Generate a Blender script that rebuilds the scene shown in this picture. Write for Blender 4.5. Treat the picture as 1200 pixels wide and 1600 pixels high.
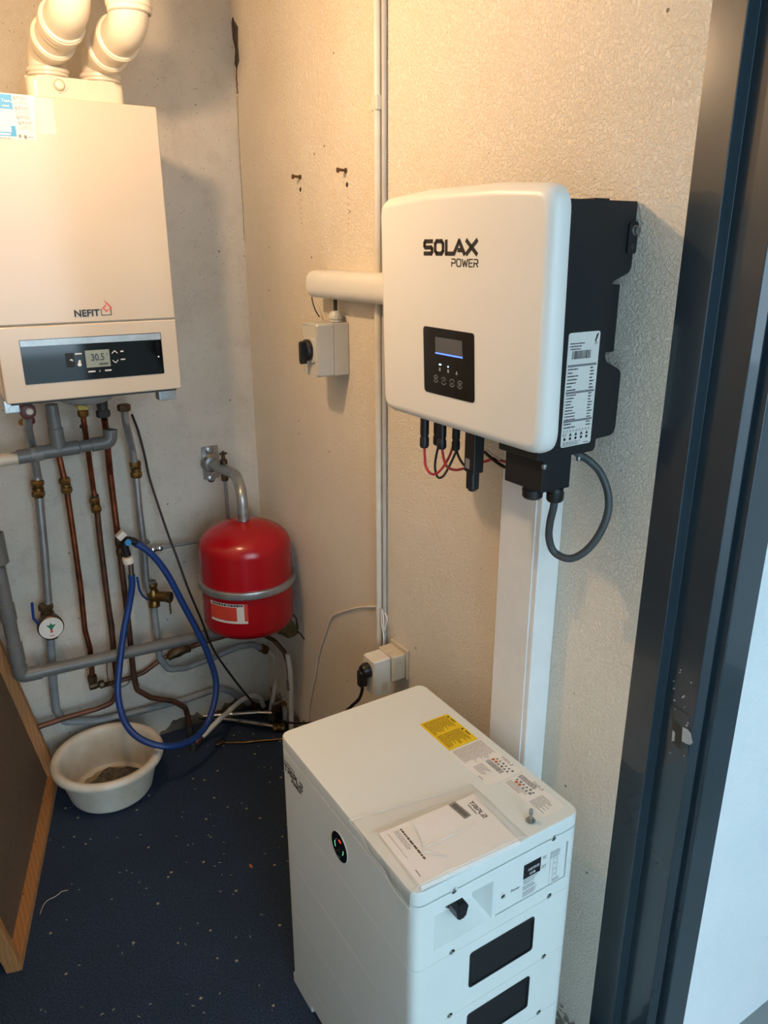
import bpy, bmesh, math, random
from mathutils import Vector, Matrix
PI = math.pi
random.seed(4)
for o in list(bpy.data.objects):
    bpy.data.objects.remove(o)
SC = bpy.context.scene
COL = SC.collection

# ------------------------------------------------------------------ camera
cd = bpy.data.cameras.new('camera'); cam = bpy.data.objects.new('camera', cd); COL.objects.link(cam)
cd.sensor_fit = 'HORIZONTAL'; cd.sensor_width = 36.0; cd.lens = 36.0 * 1186.04 / 1200.0
cd.clip_start = 0.01
def aim(loc, pitch, yaw, roll):
    fwd = Vector((math.sin(yaw)*math.cos(pitch), math.cos(yaw)*math.cos(pitch), -math.sin(pitch)))
    rt = Vector((math.cos(yaw), -math.sin(yaw), 0)); up = rt.cross(fwd)
    r = math.cos(roll)*rt + math.sin(roll)*up; u = -math.sin(roll)*rt + math.cos(roll)*up
    m = Matrix((r, u, -fwd)).transposed().to_4x4(); m.translation = Vector(loc)
    return m
cam.matrix_world = aim((-0.9352, -2.2924, 1.5809), 0.3335, 0.5584, -0.0013)
SC.camera = cam

# ------------------------------------------------------------------ sky, lamp, exposure
W = bpy.data.worlds.new('sky'); SC.world = W; W.use_nodes = True
bg = W.node_tree.nodes['Background']
bg.inputs['Color'].default_value = (0.62, 0.83, 1.0, 1)
bg.inputs['Strength'].default_value = 5.7
SC.view_settings.view_transform = 'Standard'
SC.view_settings.look = 'None'
SC.view_settings.exposure = 0.26
SC.view_settings.gamma = 1.0
SC.view_settings.use_curve_mapping = False
LAMP = (-0.69, -0.87, 2.02)
LAMP_W = 19.0
LAMP_COL = (1.0, 0.66, 0.38)

# ------------------------------------------------------------------ materials
def lin(h):
    h = h.lstrip('#'); c = [int(h[i:i+2], 16)/255 for i in (0, 2, 4)]
    return tuple((x/12.92 if x <= 0.04045 else ((x+0.055)/1.055)**2.4) for x in c) + (1,)
class N:
    def __init__(s, name):
        s.m = bpy.data.materials.new(name); s.m.use_nodes = True
        s.t = s.m.node_tree; s.b = s.t.nodes['Principled BSDF']
        s.co = s.t.nodes.new('ShaderNodeTexCoord').outputs['Object']
    def n(s, typ, **kw):
        x = s.t.nodes.new(typ)
        for k, v in kw.items(): setattr(x, k, v)
        return x
    def l(s, a, b): s.t.links.new(a, b)
    def noise(s, scale, detail=3, rough=0.55, vec=None, dist=0.0):
        x = s.n('ShaderNodeTexNoise'); x.inputs['Scale'].default_value = scale
        x.inputs['Detail'].default_value = detail; x.inputs['Roughness'].default_value = rough
        x.inputs['Distortion'].default_value = dist
        s.l(vec or s.co, x.inputs['Vector']); return x.outputs['Fac']
    def vor(s, scale, vec=None, feature='F1'):
        x = s.n('ShaderNodeTexVoronoi', feature=feature); x.inputs['Scale'].default_value = scale
        s.l(vec or s.co, x.inputs['Vector']); return x
    def ramp(s, fac, stops):
        x = s.n('ShaderNodeValToRGB'); e = x.color_ramp.elements
        while len(e) < len(stops): e.new(0.5)
        for i, (p, c) in enumerate(stops):
            e[i].position = p; e[i].color = c if len(c) == 4 else (*c, 1)
        s.l(fac, x.inputs['Fac']); return x.outputs['Color']
    def mix(s, fac, a, b, mode='MIX'):
        x = s.n('ShaderNodeMix', data_type='RGBA', blend_type=mode)
        for sock, v in ((x.inputs[0], fac), (x.inputs[6], a), (x.inputs[7], b)):
            if hasattr(v, 'is_linked'): s.l(v, sock)
            else: sock.default_value = v
        return x.outputs[2]
    def math(s, op, a, b=0.0):
        x = s.n('ShaderNodeMath', operation=op)
        for sock, v in ((x.inputs[0], a), (x.inputs[1], b)):
            if hasattr(v, 'is_linked'): s.l(v, sock)
            else: sock.default_value = v
        return x.outputs[0]
    def bump(s, h, strength=0.3, dist=0.002, normal=None):
        x = s.n('ShaderNodeBump'); x.inputs['Strength'].default_value = strength
        x.inputs['Distance'].default_value = dist; s.l(h, x.inputs['Height'])
        if normal: s.l(normal, x.inputs['Normal'])
        s.l(x.outputs['Normal'], s.b.inputs['Normal']); return x.outputs['Normal']
    def sep(s):
        x = s.n('ShaderNodeSeparateXYZ'); s.l(s.co, x.inputs[0]); return x.outputs
    def scale(s, v):
        x = s.n('ShaderNodeMapping'); x.inputs['Scale'].default_value = v; s.l(s.co, x.inputs['Vector']); return x.outputs['Vector']
    def set(s, **kw):
        for k, v in kw.items():
            s.b.inputs[k.replace('_', ' ')].default_value = v
        return s
W1 = (1, 1, 1, 1); B0 = (0, 0, 0, 1)
def simple(name, hexc, rough=0.5, metal=0.0, var=0.08, vscale=18, bump=0.0, bscale=200, coat=0.0, spec=0.5, hex2=None):
    m = N(name); c = lin(hexc); c2 = lin(hex2) if hex2 else tuple(x*(1-var*2) for x in c[:3]) + (1,)
    m.l(m.mix(m.ramp(m.noise(vscale, 4), [(0.35, B0), (0.7, W1)]), c, c2), m.b.inputs['Base Color'])
    m.set(Roughness=rough, Metallic=metal, Coat_Weight=coat)
    m.b.inputs['Specular IOR Level'].default_value = spec
    if coat: m.b.inputs['Coat Roughness'].default_value = 0.04
    if bump: m.bump(m.noise(bscale, 3), bump, 0.001)
    return m.m
def emit(name, hexc, strength):
    m = N(name); c = lin(hexc); m.set(Base_Color=c, Emission_Color=c, Emission_Strength=strength); return m.m

def wall_mat(name, base, dirt, stucco, smudge):
    m = N(name)
    n1 = m.noise(3.2, 5, 0.6); n2 = m.noise(14, 5, 0.65); z = m.sep()[2]
    col = m.mix(m.ramp(n1, [(0.38, B0), (0.72, W1)]), lin(base), lin(dirt))
    col = m.mix(m.math('MULTIPLY', m.ramp(n2, [(0.52, B0), (0.75, W1)]), smudge), col, lin('#8f877c'))
    sp = m.vor(26); d = m.math('LESS_THAN', sp.outputs['Distance'], 0.075)
    sc = m.n('ShaderNodeSeparateColor'); m.l(sp.outputs['Color'], sc.inputs[0])
    d = m.math('MULTIPLY', d, m.math('GREATER_THAN', sc.outputs[0], 1.0 - 0.5*smudge))
    col = m.mix(m.math('MULTIPLY', d, 0.75), col, lin('#4a4238'))
    sp2 = m.vor(75); s2 = m.n('ShaderNodeSeparateColor'); m.l(sp2.outputs['Color'], s2.inputs[0])
    d2 = m.math('MULTIPLY', m.math('LESS_THAN', sp2.outputs['Distance'], 0.12), m.math('GREATER_THAN', s2.outputs[1], 1.0 - 0.6*smudge))
    col = m.mix(m.math('MULTIPLY', d2, 0.6), col, lin('#5a5146'))
    if stucco > 0.5:      # dirty broken plaster low down beside the door frame
        zz = m.math('ADD', z, m.math('MULTIPLY', m.math('SUBTRACT', m.noise(26, 5, 0.7, dist=1.5), 0.5), 0.22))
        low = m.math('LESS_THAN', zz, 0.055)
        col = m.mix(m.math('MULTIPLY', low, 0.8), col, lin('#6b6257'))
    m.l(col, m.b.inputs['Base Color'])
    m.set(Roughness=0.78); m.b.inputs['Specular IOR Level'].default_value = 0.25
    h = m.math('ADD', m.math('MULTIPLY', m.ramp(m.noise(175, 3, 0.6, dist=0.8), [(0.42, B0), (0.62, W1)]), stucco), m.math('MULTIPLY', m.noise(24, 4), 0.5))
    m.bump(h, 0.7, 0.0026)
    return m.m

M = {}
M['wall_r'] = wall_mat('stucco_paint', '#e6ddcd', '#ddd3c1', 1.0, 0.03)
M['wall_b'] = wall_mat('old_wall_paint', '#c8c1b4', '#b8b1a5', 0.4, 0.35)
M['wall_p'] = wall_mat('plain_wall_paint', '#e2dccf', '#d6cdbd', 0.3, 0.1)
M['wall_o'] = wall_mat('outside_white_paint', '#e4eaea', '#dce4e6', 0.5, 0.0)
def carpet():
    m = N('navy_carpet')
    c = m.mix(m.ramp(m.noise(260, 4, 0.75), [(0.35, B0), (0.68, W1)]), lin('#172235'), lin('#43536a'))
    c = m.mix(m.ramp(m.noise(5, 5, 0.6), [(0.4, B0), (0.75, (0.55,)*3)]), c, lin('#2a3640'))
    v = m.vor(26); sc = m.n('ShaderNodeSeparateColor'); m.l(v.outputs['Color'], sc.inputs[0])
    wob = m.math('ADD', v.outputs['Distance'], m.math('MULTIPLY', m.math('SUBTRACT', m.noise(420, 2), 0.5), 0.12))
    f = m.math('MULTIPLY', m.math('LESS_THAN', wob, 0.092), m.math('GREATER_THAN', sc.outputs[1], 0.35))
    c = m.mix(m.math('MULTIPLY', f, 0.8), c, lin('#bdb392'))
    m.l(c, m.b.inputs['Base Color']); m.set(Roughness=0.95); m.b.inputs['Specular IOR Level'].default_value = 0.12
    m.bump(m.math('ADD', m.noise(420, 3, 0.7), m.math('MULTIPLY', m.noise(70, 3), 0.6)), 0.9, 0.004)
    return m.m
M['carpet'] = carpet()
def wood(name, a, b):
    m = N(name); w = m.n('ShaderNodeTexWave', wave_type='BANDS', bands_direction='X')
    w.inputs['Scale'].default_value = 30; w.inputs['Distortion'].default_value = 5; w.inputs['Detail'].default_value = 3
    m.l(m.scale((1, 0.08, 1)), w.inputs['Vector'])
    m.l(m.mix(w.outputs['Fac'], lin(a), lin(b)), m.b.inputs['Base Color']); m.set(Roughness=0.6)
    m.bump(m.noise(90), 0.15, 0.001); return m.m
M['pine'] = wood('pine_wood', '#a9784a', '#9a6b40')
M['hardboard'] = simple('brown_hardboard', '#625040', 0.7, var=0.1, vscale=60, bump=0.3, bscale=500)
M['frame'] = simple('anthracite_gloss_paint', '#25323a', 0.26, var=0.06, vscale=9, bump=0.05, bscale=60, coat=0.4)
M['chip'] = simple('bare_chipped_metal', '#b8bfc2', 0.4, 0.6)
M['boiler'] = simple('glossy_white_enamel', '#b9afa0', 0.12, var=0.02, vscale=5, spec=0.35)
M['boiler_side'] = simple('cream_sheet_metal', '#d9d0bd', 0.35, var=0.04)
M['greyplastic'] = simple('grey_plastic', '#8d8f8c', 0.45)
M['pvc'] = simple('grey_pvc', '#6a6c6a', 0.38, var=0.10, vscale=12)
M['pvcgap'] = simple('pvc_clip_grey', '#7d7f7d', 0.45)
M['white_pvc'] = simple('white_flue_plastic', '#d8cfbc', 0.35, var=0.04, vscale=7)
M['rubber'] = simple('dark_rubber', '#2b2a29', 0.6)
M['blackglass'] = simple('black_glass', '#08090b', 0.06, var=0.0, spec=0.45)
M['lcd'] = simple('grey_lcd', '#7d8577', 0.25)
M['lcd_ink'] = simple('lcd_ink', '#22261f', 0.4)
M['white_ink'] = simple('white_print', '#d4d6d6', 0.5)
M['black_ink'] = simple('black_print', '#16161a', 0.45)
M['grey_ink'] = simple('grey_print', '#77767a', 0.6)
M['red_ink'] = simple('red_print', '#c4402c', 0.5)
M['steel'] = simple('galvanised_steel', '#a4a8a8', 0.34, 0.7, var=0.12, vscale=30)
M['chrome'] = simple('polished_steel', '#b9bcbd', 0.16, 1.0, var=0.05)
M['greypaint'] = simple('grey_painted_pipe', '#8c9092', 0.42, 0.1, var=0.14, vscale=25, bump=0.15, bscale=90)
M['copper'] = simple('aged_copper', '#9a5c41', 0.36, 0.9, var=0.2, vscale=16, hex2='#5f3828')
M['copper_dull'] = simple('tarnished_copper', '#6d4a3a', 0.5, 0.7, var=0.2, vscale=22, hex2='#4c3a31')
M['brass'] = simple('old_brass', '#8a6d3c', 0.36, 0.9, var=0.2, vscale=60, hex2='#5a452a')
M['brass_dark'] = simple('dark_brass', '#5c4a33', 0.45, 0.7, var=0.2, vscale=70, hex2='#3c3126', bump=0.4, bscale=150)
M['yellow'] = simple('yellow_tap_paint', '#b49b1e', 0.45)
M['redcap'] = simple('dark_red_plastic', '#5d2a24', 0.45)
M['bluehose'] = simple('blue_rubber_hose', '#143a7c', 0.42, var=0.15, vscale=200)
M['bluecap'] = simple('light_blue_cap', '#2f86c4', 0.4)
M['whiteplastic'] = simple('white_plastic', '#dcd6c8', 0.4)
M['cream'] = simple('yellowed_plastic', '#cfc3ac', 0.45, var=0.08, vscale=40)
M['red'] = simple('red_gloss_enamel', '#9c0c18', 0.22, var=0.07, vscale=6, spec=0.45)
M['label_white'] = simple('white_label', '#cdccc6', 0.5, var=0.02)
M['clear_label'] = simple('clear_label_film', '#c9c0b2', 0.2, var=0.02)
M['label_lid'] = simple('pale_label', '#e4e2dc', 0.5, var=0.02)
M['label_red'] = simple('red_label', '#c2402c', 0.5)
M['basin'] = simple('stained_white_plastic', '#d3cdbf', 0.42, var=0.1, vscale=9, hex2='#b7aa94')
def sludge():
    m = N('basin_dirt'); m.l(m.ramp(m.noise(60, 5, 0.7), [(0.35, lin('#2f2c28')), (0.7, lin('#6d6558'))]), m.b.inputs['Base Color']); m.set(Roughness=0.7); m.bump(m.noise(80), 0.6, 0.004); return m.m
M['stain'] = simple('brown_water_stain', '#9c8b70', 0.6, var=0.2, vscale=50)
M['sludge'] = sludge()
M['inv_white'] = simple('satin_white_cover', '#dddcd6', 0.38, var=0.015, vscale=6, bump=0.04, bscale=500)
M['inv_black'] = simple('matt_black_powder_coat', '#1b1d1f', 0.55, var=0.1, vscale=300, bump=0.12, bscale=700, spec=0.3)
M['blackplastic'] = simple('black_plastic', '#141518', 0.38, var=0.05)
M['cable_grey'] = simple('dark_grey_cable', '#3c4244', 0.5)
M['cable_red'] = simple('red_cable', '#b3242a', 0.42)
M['cable_black'] = simple('black_cable', '#17161a', 0.45)
M['cable_white'] = simple('white_cable', '#ebe7de', 0.5)
M['bat_white'] = simple('white_powder_coat', '#d8ddd9', 0.42, var=0.015, vscale=8, bump=0.05, bscale=600)
M['yellow_label'] = simple('yellow_warning_label', '#e3c417', 0.5, var=0.02)
M['paper'] = simple('white_paper', '#efeeeb', 0.75, var=0.015)
M['duct'] = simple('white_duct_plastic', '#d8d9d6', 0.4, var=0.03)
M['conduit'] = simple('painted_white_conduit', '#d2ccbf', 0.45, var=0.06, vscale=20)
M['conduit_grey'] = simple('pale_grey_conduit', '#b4b1aa', 0.45, var=0.06, vscale=20)
M['switchgrey'] = simple('light_grey_switch_plastic', '#bdbcb4', 0.42, var=0.03)
M['zinc'] = simple('zinc_plated_steel', '#a3a5a4', 0.3, 0.9)
M['rust'] = simple('dull_brown_screw', '#6a5138', 0.5, 0.6)
M['crack'] = simple('dark_gap_in_plaster', '#3a332a', 0.9)
M['concrete'] = simple('bare_brown_concrete', '#5f564b', 0.9, var=0.2, vscale=40, bump=0.5, bscale=120)
M['foam'] = simple('old_yellow_insulation', '#8f8154', 0.9, var=0.2, vscale=40, bump=0.8, bscale=120, hex2='#6b5a33')
M['lint'] = simple('pale_lint', '#b9b4a4', 0.9)
M['ground'] = simple('grey_paving', '#8d9292', 0.8, var=0.1, vscale=6)
M['brickwall'] = simple('dark_garden_wall', '#4b4541', 0.8, var=0.15, vscale=8)
M['orange_ink'] = simple('orange_print', '#c06a3a', 0.5)
M['led_blue'] = emit('blue_backlight', '#3f62ff', 3.0)
M['led_green'] = emit('green_led', '#4fc27a', 1.6)
M['led_red'] = emit('red_led', '#ff3a20', 3.0)
M['led_white'] = emit('blue_white_led', '#9fc6ff', 2.5)
M['bluesticker'] = simple('blue_print', '#2b88bd', 0.5, var=0.02)
M['flame'] = simple('flame_red_print', '#c0584a', 0.5)
M['screen'] = simple('grey_display_glass', '#55585c', 0.2, var=0.03)
M['green_ink'] = simple('green_print', '#1f6b4c', 0.5)
def film():
    m = N('clear_plastic_film'); t = m.t; out = t.nodes['Material Output']
    tr = m.n('ShaderNodeBsdfTransparent'); tr.inputs[0].default_value = (1, 1, 1, 1)
    gl = m.n('ShaderNodeBsdfGlossy'); gl.inputs['Roughness'].default_value = 0.12
    df = m.n('ShaderNodeBsdfDiffuse'); df.inputs['Color'].default_value = (0.8, 0.8, 0.78, 1)
    fr = m.n('ShaderNodeLayerWeight'); fr.inputs['Blend'].default_value = 0.5
    bp = m.n('ShaderNodeBump'); bp.inputs['Strength'].default_value = 0.6; bp.inputs['Distance'].default_value = 0.002
    m.l(m.noise(22, 3, 0.5, dist=1.0), bp.inputs['Height'])
    for x in (gl, fr): m.l(bp.outputs[0], x.inputs['Normal'])
    a = m.n('ShaderNodeMixShader'); a.inputs[0].default_value = 0.05; m.l(tr.outputs[0], a.inputs[1]); m.l(df.outputs[0], a.inputs[2])
    b = m.n('ShaderNodeMixShader'); m.l(m.math('ADD', m.math('MULTIPLY', m.math('POWER', fr.outputs['Facing'], 3.0), 0.7), 0.05), b.inputs[0]); m.l(a.outputs[0], b.inputs[1]); m.l(gl.outputs[0], b.inputs[2])
    m.l(b.outputs[0], out.inputs['Surface']); return m.m
M['film'] = film()
M['film_glint'] = simple('pale_film_glint', '#d8d8d4', 0.2)  # pale colour standing in for highlights on the film

# ------------------------------------------------------------------ object helpers
ORG = {}
STUFF = {'white_lettering', 'chipped_paint', 'screw_hole', 'staple', 'green_light', 'status_light', 'chain', 'handle_rib', 'lettering', 'notice_lettering', 'barcode', 'print_band', 'knockout', 'bottom_stud'}
def thing(name, label, cat, loc=(0, 0, 0), group=None):
    o = bpy.data.objects.new(name, None); COL.objects.link(o); o.location = loc
    o.empty_display_size = 0.05
    o['label'] = label; o['category'] = cat
    if group: o['group'] = group
    ORG[o] = Vector(loc); return o
def obj(name, bm, m, parent=None, loc=None, smooth=35, label=None, kind=None):
    org = ORG[parent] if parent else Vector(loc or (0, 0, 0))
    bmesh.ops.recalc_face_normals(bm, faces=bm.faces[:])
    bmesh.ops.translate(bm, verts=bm.verts[:], vec=-org)
    me = bpy.data.meshes.new(name); bm.to_mesh(me); bm.free()
    for x in (m if isinstance(m, (list, tuple)) else [m]): me.materials.append(M[x])
    if smooth:
        for p in me.polygons: p.use_smooth = True
        me.set_sharp_from_angle(angle=math.radians(smooth))
    o = bpy.data.objects.new(name, me); COL.objects.link(o)
    if smooth and smooth < 100:
        wn = o.modifiers.new('weighted_normal', 'WEIGHTED_NORMAL'); wn.keep_sharp = True; wn.weight = 80
    if parent: o.parent = parent
    else: o.location = org
    ORG[o] = org
    if label: o['label'] = label
    if kind or name.endswith('print') or name in STUFF: o['kind'] = kind or 'stuff'
    return o
def solo(name, bm, m, label, cat, group=None, smooth=35, kind=None):
    vs = [v.co for v in bm.verts]
    lo = [min(v[i] for v in vs) for i in range(3)]; hi = [max(v[i] for v in vs) for i in range(3)]
    o = obj(name, bm, m, None, ((lo[0]+hi[0])/2, (lo[1]+hi[1])/2, lo[2]), smooth)
    o['label'] = label; o['category'] = cat
    if group: o['group'] = group
    if kind: o['kind'] = kind
    return o
def struct(name, bm, m, smooth=0, parent=None, label=None):
    o = obj(name, bm, m, parent, None, smooth, label)
    if not parent: o['kind'] = 'structure'
    return o
def BM(): return bmesh.new()
def join(bm, t):
    me = bpy.data.meshes.new('tmp'); t.to_mesh(me); t.free(); bm.from_mesh(me); bpy.data.meshes.remove(me); return bm
def box(bm, lo, hi, bev=0.0, seg=2):
    t = BM(); lo, hi = [min(a, b) for a, b in zip(lo, hi)], [max(a, b) for a, b in zip(lo, hi)]
    vs = [t.verts.new((x, y, z)) for x in (lo[0], hi[0]) for y in (lo[1], hi[1]) for z in (lo[2], hi[2])]
    for f in ((0, 1, 3, 2), (4, 6, 7, 5), (0, 4, 5, 1), (2, 3, 7, 6), (0, 2, 6, 4), (1, 5, 7, 3)):
        t.faces.new([vs[i] for i in f])
    if bev: bmesh.ops.bevel(t, geom=t.edges[:], offset=bev, segments=seg, profile=0.5, affect='EDGES')
    return join(bm, t)
def bx(lo, hi, bev=0.0, seg=2): return box(BM(), lo, hi, bev, seg)
class F:
    """plane with its own axes: a to the right, b up, c out of the surface"""
    def __init__(s, o, u, v):
        s.o, s.u, s.v = Vector(o), Vector(u).normalized(), Vector(v).normalized(); s.n = s.u.cross(s.v)
    def p(s, a, b, c=0.0): return s.o + a*s.u + b*s.v + c*s.n
    def loc(s, P): d = Vector(P)-s.o; return d.dot(s.u), d.dot(s.v)
    def shift(s, a, b, c=0.0): return F(s.p(a, b, c), s.u, s.v)
def prism(bm, fr, pts, c0, c1, bev=0.0, seg=2, bevback=False):
    t = BM(); n = len(pts)
    a = [t.verts.new(fr.p(x, y, c0)) for x, y in pts]; b = [t.verts.new(fr.p(x, y, c1)) for x, y in pts]
    t.faces.new(a[::-1]); top = t.faces.new(b)
    for i in range(n): t.faces.new((a[i], a[(i+1) % n], b[(i+1) % n], b[i]))
    if bev:
        es = list(top.edges)
        bmesh.ops.bevel(t, geom=es, offset=bev, segments=seg, profile=0.5, affect='EDGES')
    return join(bm, t)
def rpoly(pts, r, n=5):
    out = []; k = len(pts)
    for i in range(k):
        p0, p1, p2 = (Vector(pts[(i+d) % k]) for d in (-1, 0, 1))
        rr = r[i] if isinstance(r, (list, tuple)) else r
        if rr <= 0: out.append(tuple(p1)); continue
        d0, d1 = (p0-p1), (p2-p1); ang = d0.angle(d1)
        t = min(rr/math.tan(ang/2), d0.length*0.49, d1.length*0.49)
        a = p1 + d0.normalized()*t; b = p1 + d1.normalized()*t
        for j in range(n+1):
            s = j/n; out.append(tuple((1-s)**2*a + 2*s*(1-s)*p1 + s*s*b))
    return out
def rrect(w, h, r, cx=0, cy=0, n=5):
    return rpoly([(cx-w/2, cy-h/2), (cx+w/2, cy-h/2), (cx+w/2, cy+h/2), (cx-w/2, cy+h/2)], r, n)
def pillow(bm, fr, pts, prof):
    """smooth-edged slab: outline inset step by step, prof = [(inset, height), ...] from back to front"""
    n = len(pts); P = [Vector(p) for p in pts]; nn = []
    for i in range(n):
        d = (P[(i+1) % n]-P[i-1]).normalized(); nn.append(Vector((-d.y, d.x)))
    rings = [[bm.verts.new(fr.p(*(P[i]+nn[i]*ins), c)) for i in range(n)] for ins, c in prof]
    for a, b in zip(rings, rings[1:]):
        for i in range(n): bm.faces.new((a[i], a[(i+1) % n], b[(i+1) % n], b[i]))
    bm.faces.new(rings[0][::-1]); bm.faces.new(rings[-1]); return bm
def circ(r, n=24, cx=0, cy=0): return [(cx+r*math.cos(2*PI*i/n), cy+r*math.sin(2*PI*i/n)) for i in range(n)]
def fillet(pts, r, n=6):
    pts = [Vector(p) for p in pts]; out = [pts[0]]
    for i in range(1, len(pts)-1):
        p0, p1, p2 = pts[i-1:i+2]; rr = r[i-1] if isinstance(r, (list, tuple)) else r
        d0, d1 = p0-p1, p2-p1; ang = d0.angle(d1)
        if rr <= 0 or ang > 3.1: out.append(p1); continue
        t = min(rr/math.tan(ang/2), d0.length*0.48, d1.length*0.48)
        a = p1 + d0.normalized()*t; b = p1 + d1.normalized()*t
        for j in range(n+1):
            s = j/n; out.append((1-s)**2*a + 2*s*(1-s)*p1 + s*s*b)
    out.append(pts[-1]); return out
def spline(pts, n=8):
    P = [Vector(p) for p in pts]; P = [2*P[0]-P[1]] + P + [2*P[-1]-P[-2]]; out = []
    for i in range(1, len(P)-2):
        a, b, c, d = P[i-1:i+3]
        for j in range(n):
            t = j/n
            out.append(0.5*((2*b) + (c-a)*t + (2*a-5*b+4*c-d)*t*t + (3*b-a-3*c+d)*t**3))
    out.append(P[-2]); return out
def tube(bm, pts, r, seg=12, caps=True):
    pts = [Vector(p) for p in pts]; n = len(pts)
    T = [(pts[min(i+1, n-1)]-pts[max(i-1, 0)]).normalized() for i in range(n)]
    ref = Vector((0, 0, 1)) if abs(T[0].z) < 0.9 else Vector((1, 0, 0))
    u = T[0].cross(ref).normalized(); rings = []
    for i in range(n):
        u = (u - u.dot(T[i])*T[i]).normalized(); v = T[i].cross(u)
        rr = r[i] if isinstance(r, (list, tuple)) else r
        rings.append([bm.verts.new(pts[i] + rr*(math.cos(2*PI*k/seg)*u + math.sin(2*PI*k/seg)*v)) for k in range(seg)])
    for i in range(n-1):
        for k in range(seg):
            bm.faces.new((rings[i][k], rings[i][(k+1) % seg], rings[i+1][(k+1) % seg], rings[i+1][k]))
    if caps: bm.faces.new(rings[0][::-1]); bm.faces.new(rings[-1])
    return bm
def lathe(bm, prof, o, axis=(0, 0, 1), seg=24, caps=True, sx=1.0, xdir=None):
    o, ax = Vector(o), Vector(axis).normalized()
    ref = Vector(xdir) if xdir else (Vector((1, 0, 0)) if abs(ax.x) < 0.9 else Vector((0, 1, 0)))
    u = (ref - ref.dot(ax)*ax).normalized(); v = ax.cross(u); rings = []
    for r, h in prof:
        rings.append([bm.verts.new(o + h*ax + r*(sx*math.cos(2*PI*k/seg)*u + math.sin(2*PI*k/seg)*v)) for k in range(seg)])
    for i in range(len(prof)-1):
        for k in range(seg):
            bm.faces.new((rings[i][k], rings[i][(k+1) % seg], rings[i+1][(k+1) % seg], rings[i+1][k]))
    if caps: bm.faces.new(rings[0][::-1]); bm.faces.new(rings[-1])
    return bm
def text(bm, s, fr, size, c=0.0, align='LEFT', ext=0.0002, bold=0.0, wide=1.0, shear=0.0):
    cu = bpy.data.curves.new('t', 'FONT'); cu.body = s; cu.size = size; cu.align_x = align; cu.extrude = ext
    cu.offset = bold; cu.shear = shear; cu.resolution_u = 3
    o = bpy.data.objects.new('t', cu); COL.objects.link(o)
    me = bpy.data.meshes.new_from_object(o.evaluated_get(bpy.context.evaluated_depsgraph_get()))
    for v in me.vertices: v.co = fr.p(v.co.x*wide, v.co.y, v.co.z + c + ext)
    bm.from_mesh(me); bpy.data.meshes.remove(me); bpy.data.objects.remove(o); bpy.data.curves.remove(cu); return bm
def quad(bm, fr, a0, b0, a1, b1, c, th=0.00015):
    prism(bm, fr, [(a0, b0), (a1, b0), (a1, b1), (a0, b1)], c-th, c); return bm
def flat(bm, fr, a0, b0, a1, b1, c):
    bm.faces.new([bm.verts.new(fr.p(x, y, c)) for x, y in ((a0, b0), (a1, b0), (a1, b1), (a0, b1))]); return bm
def lines(bm, fr, a0, b0, a1, b1, n, c, fill=0.5, ragged=0.4, seed=1):
    """rows of tiny print too small to read: broken bars"""
    R = random.Random(seed); st = (b1-b0)/n
    for i in range(n):
        y = b1 - st*(i+0.5); x = a0; end = a1 - R.random()*ragged*(a1-a0)
        while x < end:
            w = min((0.03+0.12*R.random())*(a1-a0), end-x); flat(bm, fr, x, y-st*fill/2, x+w, y+st*fill/2, c); x += w + 0.02*(a1-a0)
    return bm
def bars(bm, fr, a0, b0, a1, b1, c, seed=2):
    R = random.Random(seed); x = a0
    while x < a1:
        w = R.choice((0.0006, 0.0012, 0.0018)); flat(bm, fr, x, b0, min(x+w, a1), b1, c); x += w + R.choice((0.0006, 0.001))
    return bm
def hexnut(bm, p, ax, r, h, seg=6, ch=0.12):
    return lathe(bm, [(r*(1-ch), -h/2), (r, -h/2+h*0.18), (r, h/2-h*0.18), (r*(1-ch), h/2)], p, ax, seg)
def coupling(bm, p, ax, r, L):
    """compression coupling: two hex nuts on a ribbed body"""
    p, ax = Vector(p), Vector(ax).normalized()
    hexnut(bm, p+ax*L*0.31, ax, r*1.08, L*0.34, 8); hexnut(bm, p-ax*L*0.31, ax, r*1.08, L*0.34, 8)
    lathe(bm, [(r*0.78, -L*0.52), (r*0.78, -L*0.1), (r*0.98, -L*0.06), (r*0.98, L*0.06), (r*0.78, L*0.1), (r*0.78, L*0.52)], p, ax, 16)
    return bm
X_, Y_, Z_ = Vector((1, 0, 0)), Vector((0, 1, 0)), Vector((0, 0, 1))
def FI(y, z, x=-0.19): return F((x, y, z), (0, -1, 0), (0, 0, 1))     # faces -x
def FB(x, z, y): return F((x, y, z), (1, 0, 0), (0, 0, 1))             # faces -y
def FT(x, y, z): return F((x, y, z), (0, -1, 0), (1, 0, 0))            # faces up, read from the -x side

# ================================================================== THE SETTING
YD = -1.5725
CEIL = 2.55
wr = struct('wall_right', bx((0, YD, 0), (0.2, 0.2, CEIL)), 'wall_r')
wb = struct('wall_back', bx((-1.36, 0, 0), (0, 0.2, CEIL)), 'wall_b')
struct('wall_left', bx((-1.36, YD, 0), (-1.18, 0, CEIL)), 'wall_p')
b = bx((0.112, -1.692, 0), (2.6, YD, CEIL)); box(b, (-1.9, -1.692, 0), (-1.04, YD, CEIL)); box(b, (-1.04, -1.692, 2.2), (0.112, YD, CEIL))
struct('wall_front', b, 'wall_o')
struct('ceiling', bx((-1.36, -1.692, CEIL), (0.2, 0.2, CEIL+0.1)), 'wall_p')
struct('floor', bx((-1.36, -1.64, -0.06), (0.2, 0.2, 0)), 'carpet')
struct('ground', bx((-9, -12, -0.1), (9, -1.64, -0.02)), 'ground')
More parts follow.
